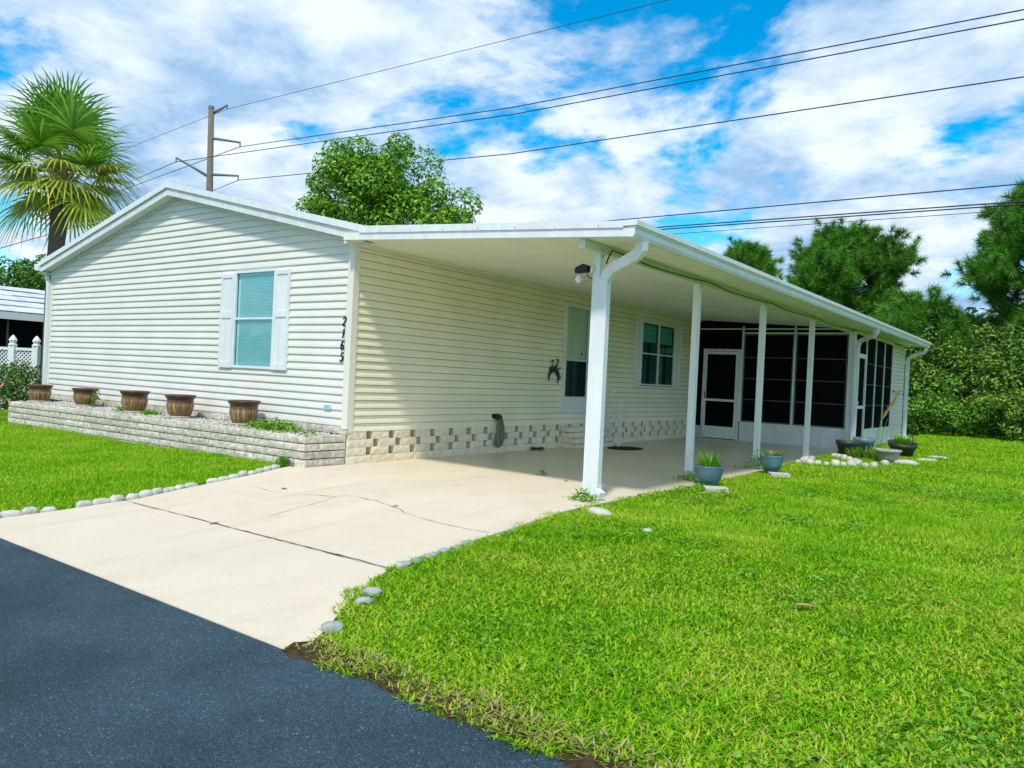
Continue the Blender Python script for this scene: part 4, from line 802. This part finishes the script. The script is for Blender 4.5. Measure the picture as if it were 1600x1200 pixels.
palm('cabbage_palm', 'tall fan palm with yellowing lower fronds beside the house gable', (-13.70, 2.00, 0), 6.1, 44, 1.85, 5, lean=(.12, .05))
palm('cabbage_palm', 'small distant fan palm beyond the neighbouring roof', (-36.8, 8.2, 0), 4.6, 26, 1.5, 8)
# ---------------------------------------------------------------- trees
broad_tree('broadleaf_tree', 'round dense bright green tree rising behind the house roof', (-12.0, 12.0, 0), 9.4, 3.2, 3.1, 6.1, 3.2, 170, 330, .17, 'leaf_bright', 21, cr=.66, trunk=.2, stems=14, bottom=-.7)
def pine(name, label, base, H, rad, zb, n, seed, group='pines behind the house', ntuft=7):
    g = np.random.default_rng(seed); t = thing(name, label, 'pine tree', base, 0, group); paths = [([(0, 0, -.2), (.1, 0, H*.5), (.0, .1, H*.95)], [.2, .14, .04])]; C = []; D = []
    for i in range(n):
        q = (i+.5)/n; z_ = zb+(H-zb)*q; az = i*2.4+g.uniform(-.4, .4); r = rad*(math.sin(math.pi*min(1, .18+.82*(1-q)))**.7)*g.uniform(.55, 1.08)*(1 if q < .9 else .6); rise = r*g.uniform(.05, .5)
        e = np.array([math.cos(az)*r, math.sin(az)*r, z_+rise]); m_ = np.array([math.cos(az)*r*.5, math.sin(az)*r*.5, z_+rise*.25]); paths.append(([(0, 0, z_-.2), tuple(m_), tuple(e)], [.055, .035, .012]))
        for k in range(ntuft):
            s = .35+.7*g.random(); c = m_*(1-s)+e*s if s < 1 else e; c = c+g.normal(0, .26, 3)+np.array([0, 0, .1]); C.append(c); dd_ = np.array([math.cos(az), math.sin(az), .75])+g.normal(0, .45, 3); D.append(dd_/np.linalg.norm(dd_))
    C = np.array(C); D = np.array(D); m_ = len(C); nd = 84; dirs = g.normal(0, 1, (m_, nd, 3)); dirs /= np.linalg.norm(dirs, axis=2)[..., None]; dirs = dirs*.85+D[:, None]*.75; dirs /= np.linalg.norm(dirs, axis=2)[..., None]
    ln = g.uniform(.26, .46, (m_, nd, 1)); st_ = C[:, None]+D[:, None]*g.uniform(-.16, .16, (m_, nd, 1)); sd = np.cross(dirs, g.normal(0, 1, (m_, nd, 3))); sd /= np.linalg.norm(sd, axis=2)[..., None]
    V = np.stack([st_-sd*.012, st_+sd*.012, st_+dirs*ln+np.array([0, 0, -.03])], 2).reshape(-1, 3); put('needles', npmesh('needles', V, np.arange(len(V)).reshape(-1, 3), 'needle'), t); limb_mesh(paths).build('trunk', 'bark', t, True)
pine('pine_tree', 'rounded full pine rising behind the carport roof', (-1.3, 31.3, 0), 8.5, 2.6, 2.0, 110, 31, ntuft=24)
pine('pine_tree', 'smaller pine top peeking over the carport roof', (-7.2, 34.5, 0), 8.7, 1.6, 3.5, 60, 32, ntuft=18); pine('pine_tree', 'tall pine standing over the shrub thicket beyond the shed', (6.9, 29.0, 0), 9.0, 3.1, 1.6, 110, 33, ntuft=24); pine('pine_tree', 'pine farther along behind the thicket with bare lower limbs', (11.0, 30.0, 0), 9.5, 3.0, 2.4, 60, 34, ntuft=16)
pine('pine_tree', 'low young pine between the shed and the thicket', (2.6, 27.5, 0), 4.6, 2.1, 1.2, 50, 35, ntuft=16)
broad_tree('oak_tree', 'dark small-leaved oak reaching over the tall pine', (10.4, 31.0, 0), 12, 2.6, 2.6, 9.0, 2.6, 40, 200, .22, 'leaf_dark', 41, 'trees beyond the lawn', cr=.9)
SH = [(2.6, 22.6, 1.3, 1.0, .8, 'leaf_mid', 'bright leafy shrub next to the shed downspout'), (4.3, 23.3, 1.6, 1.2, 1.0, 'leaf_mid', 'round bright shrub at the lawn edge beyond the shed'), (6.0, 23.0, 1.4, 1.2, .9, 'leaf_olive', 'olive shrub at the lawn edge'), (7.6, 23.6, 1.7, 1.4, 1.2, 'leaf_olive', 'large olive shrub at the lawn edge under the tall pine'), (9.6, 23.2, 1.7, 1.4, 1.3, 'leaf_mid', 'shrub at the lawn edge past the tall pine'), (11.8, 23.4, 2.0, 1.6, 1.5, 'leaf_mid', 'wide shrub at the open end of the lawn'),
 (3.2, 25.6, 3.0, 1.7, 1.9, 'leaf_olive', 'tall loose shrub rising behind the shed'), (5.2, 26.0, 3.2, 1.8, 2.0, 'leaf_olive', 'tall yellow-green shrub below the pine branches'), (7.4, 26.2, 3.4, 1.9, 2.2, 'leaf_bright', 'tall bright broad-leaved shrub below the pine'), (9.6, 26.0, 3.4, 1.9, 2.2, 'leaf_mid', 'tall green shrub behind the lawn edge'), (12.0, 26.4, 3.6, 2.0, 2.2, 'leaf_dark', 'tall dark shrub behind the wide shrub'), (.8, 25.0, 2.6, 1.6, 1.6, 'leaf_dark', 'dark shrub hidden behind the shed end'), (6.2, 28.2, 3.6, 1.8, 2.2, 'leaf_mid', 'tall shrub filling the gap under the pine limbs'), (8.9, 28.4, 3.6, 1.9, 2.2, 'leaf_olive', 'tall olive shrub behind the pine trunk'), (14.5, 25, 3.2, 2.2, 2., 'leaf_mid', 'big shrub at the far side of the lawn'), (17.5, 24, 3.4, 2.4, 2.2, 'leaf_olive', 'olive shrub at the outer end of the shrub row')]
for i, (x, y, zc_, r_, rz_, mt, lb) in enumerate(SH): broad_tree('shrub', lb, (x, y, 0), 0, r_, r_*.8, zc_*.62, rz_, 26 if zc_ < 2 else 42, 170, .13 if zc_ < 2 else .16, mt, 50+i, 'shrubs beyond the lawn', cr=.5 if zc_ < 2 else .62, trunk=.06, stems=7, cat='shrub', bottom=-.95)
for i, (x, y, zc_, r_, mt, lb) in enumerate(((-33, 9.5, 4.6, 2.6, 'leaf_dark', 'dark round tree behind the neighbouring roof'), (-29.5, 12.5, 4.9, 2.6, 'leaf_mid', 'green tree showing behind the palm trunk'), (-38, 12., 4.0, 3., 'leaf_dark', 'broad dark tree farther behind the neighbouring roof'), (-22, 16, 5.2, 2.2, 'leaf_dark', 'dark tree hidden behind the gable roof'), (-44, 2, 4.4, 3.4, 'leaf_dark', 'dark tree beyond the far end of the neighbouring roof'))): broad_tree('background_tree', lb, (x, y, 0), 0, r_, r_, zc_, r_*.62, 30, 170, .24, mt, 80+i, 'trees behind the neighbouring house', cr=.85)
g = np.random.default_rng(9); FW = []
for i in range(150): x = -70+i*1.05; FW.append((np.array([x, 44+6*math.sin(i*.7)+g.uniform(-3, 3), g.uniform(.6, 4.2)]), np.array([2.6, 2.4, 2.8])))
for i in range(60): FW.append((np.array([-62+g.uniform(-4, 4), -60+i*1.8, g.uniform(1.5, 3.5)]), np.array([2.2, 2.4, 2.4])))
P, Q = crown_pts(FW, 420, g, .3); tag(put('far_wood', leaves(P, Q, .62, 'leaf_dark', 'far_wood', g)), 'dark far-off belt of trees closing the background', 'woodland', kind='stuff')
# ---------------------------------------------------------------- hibiscus, fence, neighbour
hb = thing('flowering_bush', 'dark leafy bush with pink-red flowers at the planter end', 'bush', (-9.45, -.35, 0)); g = np.random.default_rng(77); cl = [(np.array([g.uniform(-.42, .42), g.uniform(-.3, .3), g.uniform(.15, .95)*(1-.0*i)]), np.array([.22, .22, .2])) for i in range(26)]
cl = [(c*np.array([1-.45*max(0, c[2]-.5), 1, 1.05]), r) for c, r in cl]; P, Q = crown_pts(cl, 75, g, .3); put('foliage', leaves(P, Q, .085, 'leaf_dark', 'foliage', g), hb); P, Q = crown_pts(cl, 5, g, .95); put('flowers', leaves(P*1.03, Q, .08, 'flower', 'flowers', g, .9), hb)
limb_mesh([([(0, 0, -.05), (c[0]*.5, c[1]*.5, c[2]*.6), tuple(c)], [.02, .012, .005]) for c, _ in cl[:9]]).build('stem', 'bark', hb)
F1, F2 = np.array([-11.15, .17]), np.array([-10.73, .48]); fd = (F2-F1)/np.linalg.norm(F2-F1); F0 = F1-fd*1.9; F3 = F1-fd*3.8
fn = thing('lattice_fence', 'white lattice fence with pointed post caps behind the flowering bush', 'fence')
for p in (F1, F2, F0, F3):
    o = MB().box((-.062, -.062, -.1), (.062, .062, 1.46)).build('post', 'white', fn, False, (p[0], p[1], 0), math.atan2(fd[1], fd[0])); MB().lathe([(.09, 1.46), (.085, 1.49), (.055, 1.5), (.07, 1.53), (.085, 1.57), (.06, 1.62), (.015, 1.68)], 8).build('cap', 'white', o)
def lattice(a, b_, w):
    ln = np.linalg.norm(b_-a); mb = MB(); H0, H1 = .08, 1.36; x = -1.3
    while x < ln:
        for s in (0, 1):
            x0, x1 = x, x+(H1-H0); z0, z1 = H0, H1
            c0 = max(0., x0); c1 = min(ln, x1)
            if c1-c0 > .02:
                za, zb_ = z0+(c0-x0), z0+(c1-x0); xa, xb = (c0, c1) if s == 0 else (ln-c0, ln-c1); y = .004 if s else -.004; q = w*.7
                mb.poly([(xa, y, za-q), (xa, y, za+q), (xb, y, zb_+q), (xb, y, zb_-q), (xa, y+.006, za-q), (xa, y+.006, za+q), (xb, y+.006, zb_+q), (xb, y+.006, zb_-q)], [(0, 1, 2, 3), (7, 6, 5, 4), (1, 5, 6, 2), (0, 3, 7, 4)])
        x += .085
    o = tag(mb.build('lattice', 'white', fn, False, (a[0], a[1], 0), math.atan2(fd[1], fd[0])), kind='stuff'); r_ = MB().box((0, -.025, H1-.01), (ln, .025, H1+.05)).box((0, -.025, .04), (ln, .025, .10)).build('rail', 'white', fn, False, (a[0], a[1], 0), math.atan2(fd[1], fd[0]))
lattice(F1+fd*.06, F2-fd*.06, .026); lattice(F0+fd*.06, F1-fd*.06, .02); lattice(F3+fd*.06, F0-fd*.06, .02)
tag(MB().prism([(-.06, 0), (.06, 0), (.06, .385), (0, .47), (-.06, .40)], 'y', -.06, .06).build('wood_stake', 'wood_pole', None, False, (-8.55, -1.05, -.02)), 'short brown timber stake at the planter end', 'stake')
nb = thing('neighbour_house', 'neighbouring house with peeling white roof and dark screened porch', 'house', (-19.2, 0, 0))
NY0, NY1 = -6., 16.
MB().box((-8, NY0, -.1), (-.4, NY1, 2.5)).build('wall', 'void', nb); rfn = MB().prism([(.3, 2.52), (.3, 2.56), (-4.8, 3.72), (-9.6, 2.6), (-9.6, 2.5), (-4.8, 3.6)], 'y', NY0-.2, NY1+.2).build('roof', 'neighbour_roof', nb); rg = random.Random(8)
for k in range(5):
    x0, x1 = .3-k*1.02, .3-(k+1)*1.02; s = (3.72-2.56)/5.1; y = NY0
    while y < NY1: 
        w = rg.uniform(.9, 1.6); dz = rg.uniform(.004, .035); MB().prism([(x0+.04, 2.56+(.3-x0)*s+dz+.012), (x1, 2.56+(.3-x1)*s+.008), (x1, 2.56+(.3-x1)*s+.02), (x0+.04, 2.56+(.3-x0)*s+dz+.03)], 'y', y+.02, min(y+w, NY1)).build('roof_panel', 'neighbour_roof', rfn); y += w
MB().box((.28, NY0-.2, 2.34), (.34, NY1+.2, 2.56)).build('fascia', 'white', nb)
for i in range(13): MB().box((-.06, NY0+i*1.8, 0), (.0, NY0+i*1.8+.05, 2.4)).build('post', 'screen_frame', nb)
MB().box((-.04, NY0, .02), (-.03, NY1, 2.4)).build('screen', 'screen_mesh', nb); MB().box((-.05, NY0, .7), (.0, NY1, .74)).build('rail', 'screen_frame', nb)
# ---------------------------------------------------------------- grass
def grass():
    g = np.random.default_rng(12)
    L_y = np.array([p[0] for p in LEFT]); L_x = np.array([p[1] for p in LEFT]); R_y = np.array([p[0] for p in RIGHT]); R_x = np.array([p[1] for p in RIGHT])
    def region(X, Y):
        xr = np.interp(Y, R_y, R_x); ok = (X > xr-.03+.05*np.sin(Y*9)+.04*np.sin(Y*23)) & (Y > YR-.005+.035*np.sin(X*4)*np.sin(X*1.3)+.03*np.sin(X*11)-.06*g.random(X.shape)**3); ok &= ~((X < 4.2) & (Y > 11.3) & (Y < 17.7) & (X < SX+.1))
        xl = np.interp(Y, L_y, L_x); pf = np.interp(X, [-8.05, -6.6, 0], [-1.02, -.95, -.68]); left = (X < xl-.08) & (Y > YR+.02) & ((Y < pf-.01) | (X < -8.2)) & (Y < 3) & ~((X > -9.0) & (Y > -.3))
        return ok | left
    K = g.normal(0, 1, (9, 2))*np.array([.5, .8, 1.1, 1.6, 2.2, 3., 4.2, 5.5, 7.])[:, None]; PH = g.uniform(0, 6.28, 9); AM = np.array([1, .9, .8, .7, .6, .5, .45, .4, .35])
    def fbm(X, Y): return (AM[:, None]*np.sin(K[:, :1]*X[None]+K[:, 1:]*Y[None]+PH[:, None])).sum(0)/2.2
    def sample(n, x0, x1, y0, y1, fade):
        X = g.uniform(x0, x1, n); Y = g.uniform(y0-fade, y1+fade, n); p = np.clip((Y-(y0-fade))/(2*fade+1e-6), 0, 1)*np.clip(((y1+fade)-Y)/(2*fade+1e-6), 0, 1); k = region(X, Y) & (g.random(n) < p*2); X, Y = X[k], Y[k]
        d = np.stack([X-CAM[0], Y-CAM[1]], 1); dep = d@_fw[:2]; lat = np.abs(d@_rt[:2]); k = (dep > .5) & (lat < dep*.72+2.6); return X[k], Y[k]
    def batch(n, x0, x1, y0, y1, h, w, simple, fade=.9, dry=False):
        X, Y = sample(n, x0, x1, y0, y1, fade); nz_ = fbm(X, Y)
        if not dry: k = g.random(len(X)) < np.clip(.95+.35*nz_, .35, 1); X, Y, nz_ = X[k], Y[k], nz_[k]
        m_ = len(X); Z = hgta(Y)-.02; a = g.uniform(0, 2*math.pi, m_)+1.2*fbm(Y*1.3, X*1.3); H = h*g.uniform(.45, 1.25, m_)*np.clip(1+.45*nz_, .45, 1.9); ln = H*g.uniform(.3, 1.5, m_); ww = w*g.uniform(.5, 1.4, m_); B = np.stack([X, Y, Z], -1); dr_ = np.stack([np.cos(a), np.sin(a), np.zeros(m_)], -1); sd = np.stack([-np.sin(a), np.cos(a), np.zeros(m_)], -1); up = np.array([0, 0, 1.])
        tip = B+dr_*ln[:, None]+up*(H*.85)[:, None]
        if simple: V = np.stack([B-sd*ww[:, None], B+sd*ww[:, None], tip], 1); F = np.arange(m_*3).reshape(-1, 3)
        else:
            mid = B+dr_*(ln*.35)[:, None]+up*(H*.62)[:, None]; V = np.stack([B-sd*ww[:, None]*.7, B+sd*ww[:, None]*.7, mid+sd*ww[:, None], mid-sd*ww[:, None], tip], 1); i = (np.arange(m_)*5)[:, None]; F = np.concatenate([i+np.array([[0, 1, 2]]), i+np.array([[0, 2, 3]]), i+np.array([[3, 2, 4]])], 1).reshape(-1, 3)
        return V.reshape(-1, 3), F
    def join(parts):
        V = []; F = []; o = 0
        for v, f in parts: V.append(v); F.append(f+o); o += len(v)
        return np.concatenate(V), np.concatenate(F)
    V, F = join([batch(520000, 4.0, 12.6, -4.4, -.8, .041, .0042, False, .8), batch(380000, 3.8, 14, -.8, 4, .048, .0058, True), batch(330000, 3.6, 18, 4, 12, .052, .010, True, 1.5), batch(240000, 2.5, 22, 12, 25, .07, .017, True, 1.5), batch(170000, -6, .4, -4.4, -.7, .047, .0065, True, .3), batch(150000, -16, -6, -4.4, 2, .06, .011, True, .3)])
    tag(put('grass', npmesh('grass', V, F, 'grass_blades')), 'short bright green grass covering the lawns', 'grass', kind='stuff')
    V, F = join([batch(7000, 4.4, 12.6, -4.42, -4.25, .05, .004, False, .05, True), batch(5500, 4.2, 12.6, -4.3, -.5, .05, .004, False, .3, True)])
    tag(put('dry_grass', npmesh('dry_grass', V, F, 'dry_grass')), 'scattered straw-coloured dry grass along the road edge', 'grass', kind='stuff')
    X, Y = sample(80000, 3.9, 12.5, -4.3, 6, .2); q = fbm(X*1.4+9, Y*1.4-4); k = (q > .55) | ((X > 7.2) & (Y < -2.2) & (q > -.2)); X, Y = X[k], Y[k]; nrm_ = np.tile([0, 0, 1.], (len(X), 1))
    tag(put('clover', leaves(np.stack([X, Y, hgta(Y)+g.uniform(.0, .035, len(X))], -1), nrm_, .036, 'weed', 'clover', g, .62, .3, .5)), 'patches of small broad-leaved clover mixed into the lawn', 'clover', kind='stuff')
grass()
# ---------------------------------------------------------------- fallen leaves
for i, (x, y, sc, lb) in enumerate(((1.03, -1.75, .05, 'dry brown leaf on the driveway near the edging stones'), (2.55, -1.60, .035, 'small dark leaf lying on the driveway crack'), (2.7, 1.2, .05, 'dry leaf on the slab by the weed sprig in the joint'), (3.45, .75, .04, 'dark leaf on the slab close to the front corner post'), (3.3, 3.6, .05, 'brown leaf on the slab between the first two posts'), (6.53, -2.14, .07, 'large tan fallen leaf lying in the wide lawn'), (1.9, -3.12, .05, 'brown debris caught in the driveway joint'))):
    z_ = hgt(y)+(.006 if x < 4 else .03); V = [(-1, 0, 0), (-.4, .38, .12), (.3, .34, .16), (1, 0, .1), (.3, -.34, .16), (-.4, -.38, .12), (0, 0, .02)]
    o = MB().poly([(a*sc, b*sc, c*sc) for a, b, c in V]+[(a*sc, b*sc, c*sc-.0015) for a, b, c in V], [(j, (j+1) % 6, 6) for j in range(6)]+[((j+1) % 6+7, j+7, 13) for j in range(6)]).build('fallen_leaf', 'palm_dry', None, False, (x, y, z_), i*1.3); tag(o, lb, 'leaf')
